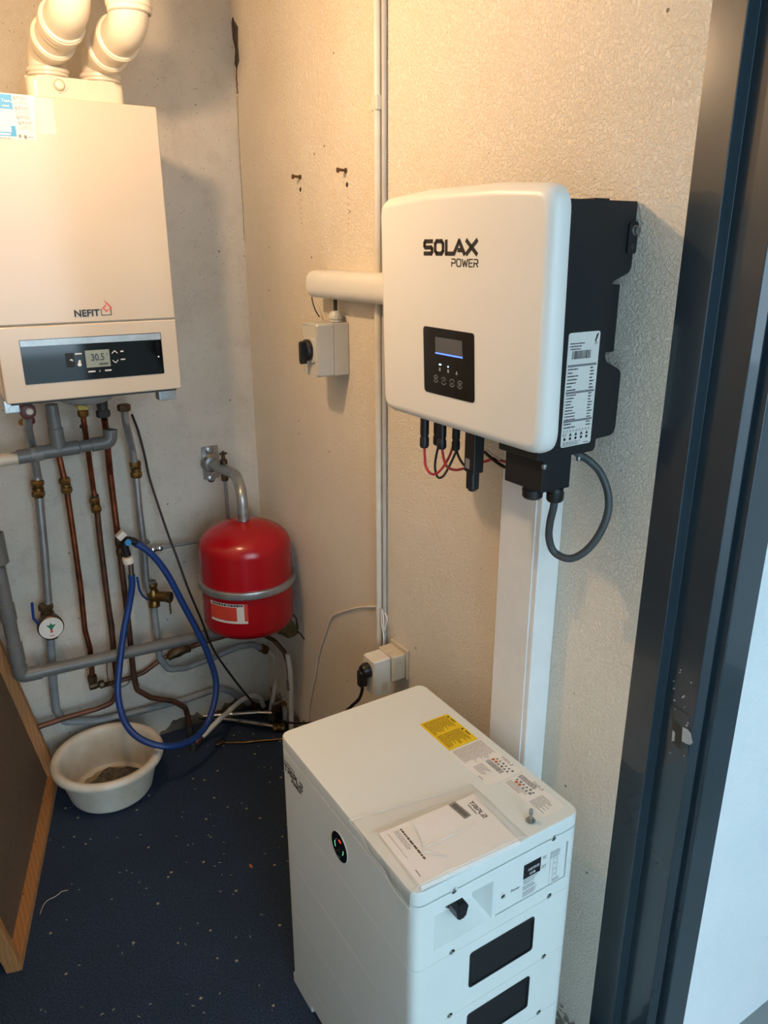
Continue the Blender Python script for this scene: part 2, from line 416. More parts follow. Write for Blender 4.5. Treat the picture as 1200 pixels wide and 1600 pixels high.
# unseen walls and roof added outside the door to block and steer the daylight
struct('daylight_baffle_left', bx((-1.75, -4.3, -0.02), (-1.45, -1.692, 2.7)), 'wall_o')
struct('daylight_baffle_right', bx((1.7, -4.3, -0.02), (1.95, -1.692, 2.7)), 'wall_o')
struct('daylight_baffle_end', bx((0.15, -4.5, -0.02), (1.95, -4.3, 2.7)), 'wall_o')
struct('daylight_baffle_top', bx((-1.75, -4.3, 2.62), (1.95, -1.692, 2.75)), 'wall_o')

# door frame, extruded from its plan profile
prof = [(0, -1.5725), (0, -1.624), (0.024, -1.624), (0.024, -1.681), (0.034, -1.690), (0.0375, -1.690), (0.0375, -1.684),
        (0.0455, -1.684), (0.0475, -1.701), (0.112, -1.701), (0.112, -1.5725)]
prof = rpoly([(x, y) for x, y in prof], [0, .002, .001, .0025, .0015, .001, .001, .001, .003, .003, 0], 3)
FZ = F((0, 0, 0), (1, 0, 0), (0, 1, 0))
b = prism(BM(), FZ, prof, 0, 2.12)
df = struct('door_1', b, 'frame', 30)
b = BM(); prism(b, FZ, [(-1.04, -1.5725), (-1.0, -1.5725), (-1.0, -1.701), (-1.11, -1.701), (-1.11, -1.692), (-1.04, -1.692)], 0, 2.12)
struct('jamb', b, 'frame', 30, df)
struct('head', bx((-1.04, -1.701, 2.12), (0.112, -1.5725, 2.2)), 'frame', 30, df)
FS = F((0.024, 0, 0), (0, -1, 0), (0, 0, 1))
def fs(P): return (-P[1], P[2])
b = prism(BM(), FS, rpoly([fs(p) for p in [(0.024, -1.635, 0.883), (0.024, -1.673, 0.88), (0.024, -1.685, 0.773), (0.024, -1.643, 0.766)]], 0.004), 0, 0.0012, 0.0006, 1)
struct('strike_plate', b, 'frame', 30, df)
b = prism(BM(), FS, [fs(p) for p in [(0.024, -1.644, 0.861), (0.024, -1.662, 0.853), (0.024, -1.667, 0.813), (0.024, -1.649, 0.816)]], 0.001, 0.0016)
struct('latch_hole', b, 'crack', 30, df)
b = prism(BM(), FS, [fs(p) for p in [(0.024, -1.665, 0.854), (0.024, -1.674, 0.855), (0.024, -1.68, 0.852), (0.024, -1.683, 0.843), (0.024, -1.686, 0.837), (0.024, -1.682, 0.831), (0.024, -1.675, 0.829), (0.024, -1.667, 0.829)]], 0.001, 0.0018)
prism(b, FS, [fs(p) for p in [(0.024, -1.648, 0.839), (0.024, -1.653, 0.836), (0.024, -1.654, 0.821), (0.024, -1.649, 0.818)]], 0.001, 0.0019)
R = random.Random(3)
for k in range(14):
    y, z = -1.636 - R.random()*0.044, 0.79 + R.random()*0.16; r = 0.0006 + R.random()*0.0012
    prism(b, FS, circ(r, 6, -y, z), 0.0, 0.0017)
struct('chipped_paint', b, 'chip', 30, df, 'bare metal where the dark paint has chipped off')

# gaps and repairs of the plaster
FR = FI(0, 0, 0.0)                                  # right wall: a = -y, b = z
def fr_(P): return (-P[1], P[2])
FK = FB(0, 0, 0.0)                                  # back wall: a = x, b = z
def fk(P): return (P[0], P[2])
def ribbon(bm, f, pts, w, c0, c1, seed=1):
    R = random.Random(seed); L = []; Rr = []
    for i in range(len(pts)-1):
        a, b_ = Vector(pts[i]), Vector(pts[i+1]); k = max(2, int((b_-a).length/0.006))
        for j in range(k):
            p = a.lerp(b_, j/k); d = (b_-a).normalized(); nn = Vector((-d.y, d.x))
            p = p + nn*(R.random()-0.5)*w*2.2; h = w*(0.25+R.random()*0.75); L.append(tuple(p+nn*h)); Rr.append(tuple(p-nn*h))
    for i in range(len(L)-1):
        prism(bm, f, [L[i], L[i+1], Rr[i+1], Rr[i]], c0, c1)
    return bm
b = ribbon(BM(), FR, [fr_(p) for p in [(0, -0.011, 1.993), (0, -0.006, 1.912), (-0, -0.002, 1.828), (0, -0.004, 1.688), (0, 0, 1.598)]], 0.0011, -0.001, 0.0006)
ribbon(b, FR, [fr_(p) for p in [(-0, -0.011, 2.185), (0, -0.025, 2.133), (0, -0.019, 2.072), (0, -0.011, 1.993)]], 0.0026, -0.001, 0.0020, 5)
ribbon(b, FR, [fr_(p) for p in [(-0, -0.021, 2.165), (-0, -0.011, 2.136), (0, -0.019, 2.097), (-0, -0.009, 2.067)]], 0.002, -0.001, 0.0020, 6)
struct('crack', b, 'crack', 30, wr, 'dark crack running down the corner')
b = prism(BM(), FR, [fr_(p) for p in [(0, -0.006, 2.186), (0, -0.023, 2.174), (0, -0.043, 2.157), (0, -0.036, 2.116), (-0, -0.039, 2.076), (0, -0.017, 2.06), (0, -0.005, 2.074), (0, -0.016, 2.107), (0, -0.002, 2.138), (0, 0.002, 2.17)]], -0.004, 0.0012)
struct('broken_plaster', b, 'concrete', 30, wr)
b = prism(BM(), FR, [fr_(p) for p in [(0, -0.161, 0.43), (0, -0.201, 0.428), (-0, -0.244, 0.419), (-0, -0.267, 0.413), (0, -0.26, 0.391), (0, -0.229, 0.365), (0, -0.192, 0.343), (0, -0.129, 0.327), (0, -0.086, 0.317), (0, -0.069, 0.354)]], -0.004, 0.003)
struct('insulation_patch', b, 'foam', 30, wr, 'yellowish insulation showing in the broken plaster')
b = ribbon(BM(), FR, [fr_(p) for p in [(0, -0.194, 0.466), (0, -0.223, 0.457), (0, -0.255, 0.445), (0, -0.268, 0.423), (0, -0.266, 0.403)]], 0.0042, 0.0, 0.0042, 7)
ribbon(b, FR, [fr_(p) for p in [(0, -0.266, 0.403), (0, -0.294, 0.402), (-0, -0.321, 0.396)]], 0.002, 0.0, 0.004, 8)
ribbon(b, FR, [fr_(p) for p in [(0, -0.108, 0.324), (0, -0.162, 0.349), (-0, -0.198, 0.348)]], 0.0025, 0.0, 0.0045, 9)
struct('plaster_gap', b, 'crack', 30, wr)
R = random.Random(8)
b = prism(BM(), FK, [(-0.42, 0.001), (-0.09, 0.001)] + [(-0.09-0.0145*k, 0.034+0.016*math.sin(k*0.5)+R.uniform(-0.011, 0.011)) for k in range(23)], -0.002, 0.004)
struct('bare_concrete', b, 'concrete', 30, wb, 'bare brown strip along the foot of the wall')
# screw holes under the two wall screws and the drips below them
b = BM()
for p in [(0, -0.394, 1.725), (0, -0.637, 1.721)]: prism(b, FR, circ(0.0055, 8, *fr_(p)), -0.002, 0.0006)
for k in range(7):
    for p in [(0, -0.395, 1.716), (0, -0.64, 1.705)]:
        a_, c_ = fr_(p); prism(b, FR, circ(0.0008+0.0007*random.random(), 5, a_+random.uniform(-.0015, .0015), c_-0.011*k-0.006*random.random()), -0.001, 0.0005)
struct('screw_hole', b, 'crack', 0, wr)

# ================================================================== HEATING SIDE
# ---- boiler
bo = thing('combi_boiler', 'white wall hung boiler with black control panel showing 30.5', 'boiler', (-0.558, -0.2, 1.2514))
XL, XR, YF = -0.758, -0.358, -0.4105
obj('casing', bx((XL+.002, -0.40, 1.256), (XR-.002, -0.09, 1.879), 0.003), 'boiler_side', bo)
obj('mounting_frame', bx((XL+.03, -0.09, 1.30), (XR-.03, -0.001, 1.84), 0.003), 'steel', bo)
obj('upper_cover', bx((XL, YF, 1.4222), (XR, -0.37, 1.8822), 0.0035, 3), 'boiler', bo)
lc = obj('lower_cover', bx((XL, YF-.0025, 1.2514), (XR, -0.37, 1.4200), 0.0035, 3), 'boiler', bo)
FBo = FB(0, 0, YF-.0025)
pn = obj('control_panel', prism(BM(), FBo, rpoly([(-0.7135, 1.2925), (-0.3985, 1.2925), (-0.3985, 1.391), (-0.7135, 1.391)], 0.002), -0.004, 0.0012, 0.0004, 1), 'blackglass', bo)
obj('trim_strip', prism(BM(), FBo, [(-0.712, 1.3765), (-0.4, 1.3745), (-0.4, 1.3897), (-0.712, 1.3897)], 0.0, 0.0018), 'steel', pn)
obj('lcd_screen', prism(BM(), FBo, [(-0.578, 1.320), (-0.5235, 1.320), (-0.5235, 1.3595), (-0.578, 1.3595)], 0.001, 0.0016), 'lcd', pn)
b = text(BM(), '30.5', FB(-0.5665, 1.3355, FBo.o.y), 0.0225, 0.0017, bold=0.0004, wide=0.80)
text(b, '\u00b0', FB(-0.5325, 1.3385, FBo.o.y), 0.017, 0.0017); lines(b, FBo, -0.549, 1.3235, -0.529, 1.330, 1, 0.0019, 0.7, 0, 3)
obj('reading', b, 'lcd_ink', pn, smooth=0)
b = BM()
def chev(bm, x, z, w, h, t):
    for sx in (-1, 1):
        prism(bm, FBo, [(x, z+h), (x, z+h-t), (x+sx*w, z-t), (x+sx*w, z)][::sx], 0.0012, 0.0017)
chev(b, -0.5115, 1.350, 0.0065, 0.006, 0.002); chev(b, -0.5115, 1.334, 0.0065, -0.006, 0.002)
lines(b, FBo, -0.600, 1.3515, -0.585, 1.3555, 1, 0.0017, 0.8, 0, 1); lines(b, FBo, -0.498, 1.3505, -0.491, 1.3545, 1, 0.0017, 0.8, 0, 2)
lines(b, FBo, -0.499, 1.332, -0.489, 1.3355, 1, 0.0017, 0.8, 0, 3); lines(b, FBo, -0.576, 1.3085, -0.560, 1.313, 1, 0.0017, 0.8, 0, 4)
lines(b, FBo, -0.551, 1.3085, -0.549, 1.313, 1, 0.0017, 0.8, 0, 5); lines(b, FBo, -0.538, 1.3085, -0.523, 1.313, 1, 0.0017, 0.8, 0, 6)
prism(b, FBo, circ(0.0045, 12, -0.593, 1.329), 0.0012, 0.0017); prism(b, FBo, circ(0.003, 10, -0.592, 1.336), 0.0012, 0.0017)
prism(b, FBo, [(-0.614, 1.341), (-0.606, 1.337), (-0.608, 1.343)], 0.0012, 0.0017); prism(b, FBo, circ(0.002, 8, -0.409, 1.334), 0.0012, 0.0017)
obj('button_print', b, 'white_ink', pn, smooth=0)
b = prism(BM(), FBo, [(-0.622, 1.324), (-0.603, 1.324), (-0.603, 1.356), (-0.622, 1.356)], 0.0008, 0.0014)
obj('button', b, 'inv_black', pn)
FBu = FB(0, 0, YF)
b = text(BM(), 'NEFIT', FB(-0.5905, 1.4362, YF), 0.0205, 0.0001, bold=0.0006, wide=1.06, ext=0.0006)
obj('lettering', b, 'black_ink', bo, smooth=0)
b = BM()
hx, hz = -0.519, 1.4365
for q in ([(hx-.0115, hz), (hx+.0115, hz), (hx+.0115, hz+.0012), (hx-.0115, hz+.0012)], [(hx-.0115, hz), (hx-.010, hz), (hx-.010, hz+.015), (hx-.0115, hz+.015)], [(hx+.010, hz), (hx+.0115, hz), (hx+.0115, hz+.012), (hx+.010, hz+.012)]): prism(b, FBu, q, 0, 0.001)
emb = obj('house_emblem', b, 'black_ink', bo, smooth=0)
b = BM()
fl = [(hx-.003, hz+.034), (hx+.007, hz+.026), (hx+.0135, hz+.018), (hx+.013, hz+.011), (hx+.008, hz+.012), (hx+.009, hz+.018), (hx+.003, hz+.025), (hx+.001, hz+.027)]
prism(b, FBu, fl, 0, 0.001); prism(b, FBu, [(hx-.008, hz+.016), (hx+.001, hz+.007), (hx+.006, hz+.012), (hx+.004, hz+.013), (hx+.001, hz+.011), (hx-.004, hz+.016), (hx+.002, hz+.022), (hx, hz+.024)], 0, 0.001)
obj('flame', b, 'flame', bo, smooth=0)
st = obj('sticker', prism(BM(), FBu, [(-0.735, 1.794), (-0.620, 1.798), (-0.6105, 1.8815), (-0.735, 1.8815)], 0.0, 0.0005), 'label_white', bo)
b = BM(); quad(b, FBu, -0.735, 1.8525, -0.6565, 1.8795, 0.0007); quad(b, FBu, -0.735, 1.802, -0.6565, 1.810, 0.0007); quad(b, FBu, -0.6655, 1.81, -0.6565, 1.822, 0.0007)
obj('blue_print', b, 'bluesticker', st, smooth=0)
b = text(BM(), 's Team,', FB(-0.6575, 1.8655, YF), 0.0075, 0.0008, 'RIGHT'); text(b, 'rmtel', FB(-0.663, 1.8565, YF), 0.0065, 0.0008, 'RIGHT'); lines(b, FBu, -0.69, 1.8035, -0.668, 1.808, 1, 0.0009, 0.7, 0, 4)
obj('white_lettering', b, 'white_ink', st, smooth=0)
b = BM()
for k, z in enumerate((1.8722, 1.8532, 1.836, 1.8262)):
    x0 = -0.655 + 0.0015*k
    text(b, 'G.T', FB(x0, z, YF), 0.0075, 0.0006, bold=0.0003)
    lines(b, FBu, x0+.0125, z, x0+.029, z+.006, 2, 0.0007, 0.5, 0.3, k)
    if k != 2: lines(b, FBu, x0, z-.010, x0+.032, z-.002, 3, 0.0007, 0.3, 0.4, k+7)
prism(b, FBu, rrect(0.005, 0.006, 0.001, -0.6505, 1.8035), 0.0004, 0.0008); prism(b, FBu, rrect(0.006, 0.007, 0.002, -0.640, 1.8025), 0.0004, 0.0008)
lines(b, FBu, -0.635, 1.801, -0.624, 1.804, 1, 0.0007, 0.6, 0, 3); lines(b, FBu, -0.71, 1.842, -0.68, 1.846, 1, 0.0007, 0.6, 0.1, 9); lines(b, FBu, -0.71, 1.7962, -0.665, 1.7995, 1, 0.0007, 0.6, 0.1, 10)
obj('sticker_print', b, 'grey_ink', st, smooth=0)
obj('blank_label', prism(BM(), FBu, [(-0.6105, 1.809), (-0.578, 1.811), (-0.578, 1.8795), (-0.6105, 1.8795)], 0, 0.0003), 'clear_label', bo)
# underside
obj('underside', bx((XL+.01, -0.40, 1.246), (XR-.01, -0.10, 1.257)), 'rubber', bo)
b = BM(); p = (-0.561, -0.27, 1.215)
lathe(b, [(0.02, -0.043), (0.045, -0.041), (0.062, -0.034), (0.072, -0.020), (0.075, 0.0)], (p[0], -0.27, 1.256), Z_, 28, sx=1.0)
obj('condensate_trap', b, 'greyplastic', bo)
for px, w in (((-0.738, -0.36, 1.234), 0.022), ((-0.365, -0.33, 1.223), 0.030)):
    b = bx((px[0]-w, px[1]-.004, px[2]-.012), (px[0]+w*0.5, px[1]+.03, 1.252), 0.002)
    lathe(b, [(0.006, 0), (0.006, 0.004), (0.0025, 0.004), (0.0025, 0.0015)], (px[0]-w*0.3, px[1]-.004, px[2]-.002), -Y_, 14)
    obj('fixing_bracket', b, 'zinc', bo)
# flue adapter on top
b = prism(BM(), F((0, 0, 1.8822), (1, 0, 0), (0, 1, 0)), rpoly([(-0.602, -0.285), (-0.392, -0.285), (-0.385, -0.13), (-0.602, -0.13)], 0.022, 6), 0, 0.062, 0.012, 4)
ad = obj('flue_adapter', b, 'white_pvc', bo)
p = (-0.536, -0.287, 1.927)
obj('plug', lathe(BM(), [(0.012, 0), (0.012, 0.009), (0.009, 0.014), (0.004, 0.016)], (p[0], -0.283, p[2]), -Y_, 20), 'white_pvc', ad)
b = prism(BM(), FB(0, 0, -0.285), rpoly([(-0.555, 1.943), (-0.545, 1.925), (p[0]-.016, p[2]+.002), (p[0], p[2]-.018), (p[0]+.02, p[2]-.004), (p[0]+.02, 1.943)], 0.006), -0.004, 0.003, 0.002, 2)
obj('clip', b, 'white_pvc', ad)

def flue(pts, cols, label):
    root = thing('flue_pipe', label, 'flue pipe', pts[0], 'flue pipes above the boiler')
    P = fillet(pts, [0.046, 0.052], 10)
    obj('duct', tube(BM(), P, 0.040, 36), 'white_pvc', root)
    V = [Vector(p) for p in pts]
    for seg, t, r, L in cols:
        a, c = V[seg], V[seg+1]; q = a.lerp(c, t); ax = (c-a).normalized()
        b = lathe(BM(), [(0.0402, -L/2), (r, -L/2+.002), (r, -L*0.12), (r+.0022, -L*0.05), (r+.0022, L*0.3), (r, L*0.36), (r, L/2-.002), (0.0402, L/2)], q, ax, 36, caps=False)
        obj('collar', b, 'white_pvc', root)
    return root
ua, ub_ = (-0.529, -0.47, 2.039), (-0.418, -0.48, 2.041)
flue([(-0.546, -0.235, 1.9447), (-0.546, -0.235, 1.998), (ua[0], -0.47, 2.045), (ua[0], -0.47, CEIL)],
     [(0, 0.25, 0.0440, 0.020), (1, 0.30, 0.0445, 0.034), (1, 0.62, 0.0445, 0.040)], 'left of the two white flue pipes above the boiler')
flue([(-0.431, -0.235, 1.9447), (-0.431, -0.235, 1.996), (ub_[0], -0.48, 2.022), (ub_[0], -0.48, CEIL)],
     [(0, 0.25, 0.0440, 0.020), (1, 0.30, 0.0445, 0.034), (1, 0.60, 0.0445, 0.036), (2, ((-0.421, -0.5, 2.051)[2]-2.022)/(CEIL-2.022), 0.0445, 0.026)], 'right of the two white flue pipes, with a collar on its upright length')

# ---- pipes on the back wall
PG = 'heating pipes on the back wall'
# steel pipe with the dial valve
P = [(-0.691, -0.16, 1.17), (-0.693, -0.145, 1.134), (-0.68, -0.07, 1.057), (-0.678, -0.055, 0.982), (-0.684, -0.055, 0.879), (-0.69, -0.055, 0.763), (-0.698, -0.055, 0.654), (-0.706, -0.055, 0.531)]
sp = thing('heating_pipe', 'grey steel pipe on the far left with a round dial valve', 'pipe', P[-1], PG)
P2 = fillet(P, 0.03, 5)
obj('upper_run', tube(BM(), P2, 0.0118, 16), 'steel', sp)
Q = [(-0.709, -0.055, 0.511), (-0.723, -0.045, 0.313), (-0.725, -0.035, 0.229), (-0.708, -0.022, 0.173), (-0.614, -0.022, 0.143), (-0.493, -0.022, 0.131), (-0.321, -0.022, 0.121), (-0.199, -0.022, 0.126), (-0.156, -0.022, 0.098), (-0.102, -0.022, 0.032), (-0.064, -0.022, -0.003)]
obj('lower_run', tube(BM(), fillet(Q, 0.03, 6), 0.0118, 16), 'greypaint', sp)
obj('fitting', coupling(BM(), (-0.681, -0.055, 0.948), Vector(P[4])-Vector(P[3]), 0.0165, 0.05), 'brass', sp)
b = BM(); p = Vector((-0.688, -0.15, 1.185)); lathe(b, [(0.010, -0.02), (0.019, -0.017), (0.021, 0), (0.019, 0.017), (0.010, 0.02)], p, -Y_, 20); lathe(b, [(0.014, 0), (0.014, 0.03)], p-Vector((0, 0, 0.03)), Z_, 16)
vv = obj('shut_off_valve', b, 'redcap', sp)
obj('screw_cap', lathe(BM(), [(0.009, 0), (0.009, 0.004), (0.006, 0.007)], p+Vector((0.003, -0.02, 0.002)), -Y_, 16), 'whiteplastic', vv)
obj('nut', hexnut(BM(), p+Vector((-0.004, 0.01, -0.03)), Z_, 0.02, 0.014), 'brass', sp)
obj('brass_end', coupling(BM(), (-0.078, -0.022, 0.01), Vector(Q[-1])-Vector(Q[-2]), 0.0155, 0.045), 'copper_dull', sp)
p = Vector((-0.71, -0.095, 0.542))
dv = obj('dial_valve', lathe(BM(), [(0.020, 0.03), (0.033, 0.026), (0.0365, 0.004), (0.0365, -0.008), (0.0335, -0.011)], p, Y_, 32), 'brass_dark', sp)
fd = Vector((-0.24, -0.97, 0.1)).normalized()
obj('dial_face', lathe(BM(), [(0.033, 0), (0.033, 0.0015)], p+Vector((0, -0.0112, 0)), -Y_, 32), 'label_white', dv)
FD = FB(p.x, p.z, p.y-.0128)
b = BM(); prism(b, FD, [(-0.012, 0.012), (-0.003, 0.010), (0.0, 0.018), (0.004, 0.010), (0.014, 0.010), (0.004, -0.001), (0.003, -0.004), (-0.003, -0.004), (-0.004, 0)], 0, 0.0006)
obj('green_mark', b, 'green_ink', dv, smooth=0)
b = BM(); prism(b, FD, [(-0.003, -0.004), (0.003, -0.004), (0.003, -0.014), (-0.003, -0.014)], 0, 0.0006); lines(b, FD, -0.008, -0.026, 0.006, -0.022, 1, 0.0005, 0.7, 0)
for k in range(9):
    a_ = PI*0.15 + k*PI*0.7/8*1.5 - PI*0.2; prism(b, FD, circ(0.0009, 6, 0.026*math.cos(a_), 0.026*math.sin(a_)), 0, 0.0005)
obj('dial_print', b, 'red_ink', dv, smooth=0)
b = BM()
for dz in (0.047, -0.045): hexnut(b, p+Vector((0.0 if dz > 0 else 0.003, 0.038, dz)), Z_, 0.021, 0.02, 8)
lathe(b, [(0.015, -0.04), (0.021, -0.02), (0.021, 0.02), (0.015, 0.04)], p+Vector((0.001, 0.038, 0)), Z_, 18)
obj('valve_body', b, 'brass_dark', sp)
b = tube(BM(), fillet([(-0.738, -0.1, 0.554), (-0.746, -0.1, 0.573), (-0.751, -0.1, 0.582), (-0.749, -0.11, 0.634)], 0.006), 0.004, 10)
obj('lever', b, 'bluehose', sp, label='blue lever')

# three copper pipes
def pipe(name, label, runs, group=PG):
    root = thing(name, label, 'pipe', runs[0][1][-1], group)
    for nm, pts, r, m, fr in runs: obj(nm, tube(BM(), fillet(pts, fr, 6), r, 14), m, root)
    return root
P = [(-0.629, -0.1, 1.177), (-0.628, -0.09, 1.128), (-0.614, -0.05, 1.032), (-0.606, -0.05, 0.931), (-0.606, -0.05, 0.784), (-0.607, -0.05, 0.619), (-0.612, -0.05, 0.481), (-0.605, -0.05, 0.413), (-0.611, -0.05, 0.304)]
c1 = pipe('copper_pipe', 'leftmost thin copper pipe, ending in a corroded elbow low on the wall', [('upper_run', P[:4], 0.0085, 'copper', 0.03), ('lower_run', P[3:], 0.0082, 'copper', 0.03)])
Q = [(-0.611, -0.05, 0.285), (-0.6, -0.05, 0.284), (-0.565, -0.024, 0.263), (-0.492, -0.024, 0.263), (-0.446, -0.024, 0.27), (-0.403, -0.024, 0.292), (-0.366, -0.024, 0.305), (-0.304, -0.024, 0.313), (-0.214, -0.024, 0.321), (-0.127, -0.024, 0.32)]
obj('branch_run', tube(BM(), fillet(Q, 0.02, 5), 0.0078, 14), 'copper_dull', c1)
obj('fitting', coupling(BM(), (-0.607, -0.05, 0.944), Vector(P[3])-Vector(P[2]), 0.0148, 0.046), 'brass', c1)
b = hexnut(BM(), (-0.611, -0.05, 0.313), Z_, 0.0145, 0.022, 8); lathe(b, [(0.0125, -0.012), (0.014, 0), (0.0125, 0.012)], (-0.611, -0.05, 0.288), X_, 14)
hexnut(b, (-0.586, -0.05, 0.284), Vector((1, 0, 0.1)), 0.0135, 0.016, 8)
obj('elbow', b, 'brass_dark', c1)
b = tube(BM(), [(-0.368, -0.028, 0.298), (-0.354, -0.028, 0.308), (-0.332, -0.028, 0.313), (-0.312, -0.028, 0.317), (-0.29, -0.028, 0.311)], [0.010, 0.016, 0.019, 0.017, 0.011], 12)
obj('corroded_valve', b, 'brass_dark', c1)
P = [(-0.549, -0.13, 1.17), (-0.549, -0.125, 1.134), (-0.539, -0.075, 1.022), (-0.534, -0.05, 0.919), (-0.531, -0.05, 0.879), (-0.534, -0.05, 0.748), (-0.535, -0.05, 0.602), (-0.535, -0.05, 0.471), (-0.538, -0.05, 0.359), (-0.54, -0.05, 0.255), (-0.561, -0.05, 0.208), (-0.613, -0.05, 0.202), (-0.7, -0.05, 0.203), (-0.784, -0.05, 0.199)]
c2 = pipe('copper_pipe', 'middle copper pipe below a yellow gas tap', [('upper_run', P[:5], 0.0076, 'copper', 0.03), ('lower_run', P[4:], 0.0085, 'copper_dull', 0.03)])
obj('fitting', coupling(BM(), (-0.534, -0.05, 0.872), Vector(P[4])-Vector(P[3]), 0.0142, 0.045), 'brass', c2)
p = Vector((-0.549, -0.13, 1.168)); b = hexnut(BM(), p+Vector((0, 0, -0.008)), Z_, 0.0145, 0.018, 8)
obj('nut', b, 'brass', c2)
b = prism(BM(), FB(p.x, p.z, p.y), rpoly([(-0.016, 0.012), (-0.010, 0.016), (0.014, 0.010), (0.011, -0.002), (-0.006, -0.003)], 0.003), -0.008, 0.006, 0.003, 2)
obj('gas_tap', b, 'yellow', c2, label='yellow tap handle')
for q in ((-0.549, -0.115, 1.121), (-0.532, -0.05, 0.899)): obj('band', lathe(BM(), [(0.0105, -0.003), (0.0105, 0.003)], q, Vector(P[1])-Vector(P[0]), 16), 'rubber', c2)
P = [(-0.49, -0.105, 1.132), (-0.486, -0.085, 1.082), (-0.483, -0.055, 0.961), (-0.482, -0.05, 0.86), (-0.482, -0.05, 0.768), (-0.482, -0.05, 0.61), (-0.483, -0.05, 0.456), (-0.486, -0.05, 0.301), (-0.482, -0.05, 0.228), (-0.441, -0.05, 0.185), (-0.367, -0.05, 0.145), (-0.331, -0.05, 0.107), (-0.322, -0.05, 0.037), (-0.331, -0.07, -0.02)]
c3 = pipe('copper_pipe', 'right hand copper pipe that feeds the blue filling hose', [('upper_run', P[:5], 0.0092, 'copper', 0.03), ('lower_run', P[4:], 0.0088, 'copper_dull', 0.03)])
p = Vector((-0.492, -0.107, 1.155)); b = hexnut(BM(), p+Vector((0, 0, -0.006)), Z_, 0.0195, 0.02, 8); lathe(b, [(0.014, -0.01), (0.016, 0.03)], p, Z_, 16)
obj('union_nut', b, 'rubber', c3)
b = lathe(BM(), [(0.0125, -0.035), (0.0135, -0.02), (0.0095, -0.012), (0.0135, 0.0), (0.0125, 0.016)], (-0.48, -0.05, 0.737), Z_, 14); tube(b, [(-0.479, -0.05, 0.745), (-0.477, -0.085, 0.756)], 0.011, 14)
obj('branch_fitting', b, 'brass_dark', c3)
b = lathe(BM(), [(0.013, 0), (0.015, 0.02), (0.011, 0.03), (0.010, 0.045)], (P[-1][0]+.001, P[-1][1], 0.0), Z_, 14)
obj('floor_sleeve', b, 'rubber', c3)
# grey pipe with the brass valve
P = [(-0.439, -0.13, 1.165), (-0.436, -0.12, 1.116), (-0.414, -0.06, 1.029), (-0.408, -0.05, 0.958), (-0.41, -0.05, 0.847), (-0.409, -0.05, 0.733), (-0.413, -0.05, 0.604), (-0.409, -0.05, 0.559)]
g = thing('heating_pipe', 'grey steel pipe right of the copper ones, with a brass valve halfway', 'pipe', P[-1], PG)
obj('upper_run', tube(BM(), fillet(P, 0.03, 5), 0.0105, 16), 'steel', g)
Q = [(-0.399, -0.05, 0.523), (-0.399, -0.05, 0.49), (-0.399, -0.05, 0.386), (-0.398, -0.05, 0.32), (-0.373, -0.05, 0.269), (-0.318, -0.05, 0.257), (-0.217, -0.05, 0.267), (-0.13, -0.05, 0.281), (-0.076, -0.05, 0.275), (-0.035, -0.05, 0.24)]
obj('lower_run', tube(BM(), fillet(Q, 0.025, 6), 0.0105, 16), 'greypaint', g)
b = hexnut(BM(), (-0.438, -0.125, 1.163), Z_, 0.019, 0.018, 8)
obj('nut', b, 'brass_dark', g)
obj('fitting', coupling(BM(), (-0.407, -0.05, 0.961), Vector(P[4])-Vector(P[3]), 0.0162, 0.05), 'brass', g)
for q in ((-0.405, -0.05, 0.728), (-0.399, -0.05, 0.592)):
    obj('collar', lathe(BM(), [(0.0106, -0.004), (0.0165, -0.003), (0.0165, 0.002), (0.0106, 0.004)], q, Z_, 18, caps=False), 'zinc', g)
b = lathe(BM(), [(0.016, 0.036), (0.0175, 0.03), (0.013, 0.018), (0.02, 0.005), (0.02, -0.012), (0.014, -0.022), (0.0185, -0.03), (0.0185, -0.042), (0.012, -0.046)], (-0.397, -0.05, 0.55), Z_, 16)
a_ = Vector((-0.394, -0.05, 0.542)); tube(b, [a_, a_+Vector((0.034, -0.03, 0.0))], [0.016, 0.017], 14)
obj('valve_body', b, 'brass', g)
obj('drain_cap', hexnut(BM(), a_+Vector((0.038, -0.034, 0)), Vector((0.034, -0.03, 0)), 0.0185, 0.014, 8), 'brass_dark', g)
b = tube(BM(), fillet([(-0.419, -0.065, 0.541), (-0.436, -0.08, 0.565), (-0.445, -0.085, 0.589), (-0.448, -0.085, 0.633)], 0.006), 0.0036, 10)
obj('lever', b, 'bluehose', g, label='blue lever')
b = BM()
for k in range(7):
    q = a_+Vector((0.036+0.0012*(k % 2), -0.036, -0.018-0.0062*k)); lathe(b, [(0.0022, -0.003), (0.0032, 0), (0.0022, 0.003)], q, Z_ if k % 2 else X_, 8)
obj('chain', b, 'brass_dark', g)
Q2 = [(-0.394, -0.05, 0.698), (-0.375, -0.05, 0.698), (-0.336, -0.05, 0.698), (-0.217, -0.04, 0.69), (-0.166, -0.03, 0.682)]
obj('branch_pipe', tube(BM(), Q2, 0.0058, 12), 'greypaint', g)
obj('branch_nut', coupling(BM(), (-0.371, -0.05, 0.698), Vector(Q2[1])-Vector(Q2[0]), 0.0092, 0.034), 'chrome', g)
obj('end_fitting', coupling(BM(), (-0.037, -0.05, 0.245), Vector(Q[-1])-Vector(Q[-2]), 0.0145, 0.03), 'brass', g)
obj('white_run', tube(BM(), fillet([(-0.025, -0.05, 0.229), (0.005, -0.05, 0.202), (0.01, -0.055, 0.14), (-0.012, -0.06, 0.057), (-0.028, -0.06, -0.01)], 0.03, 6), 0.0095, 14), 'conduit', g, label='white painted end of the pipe')

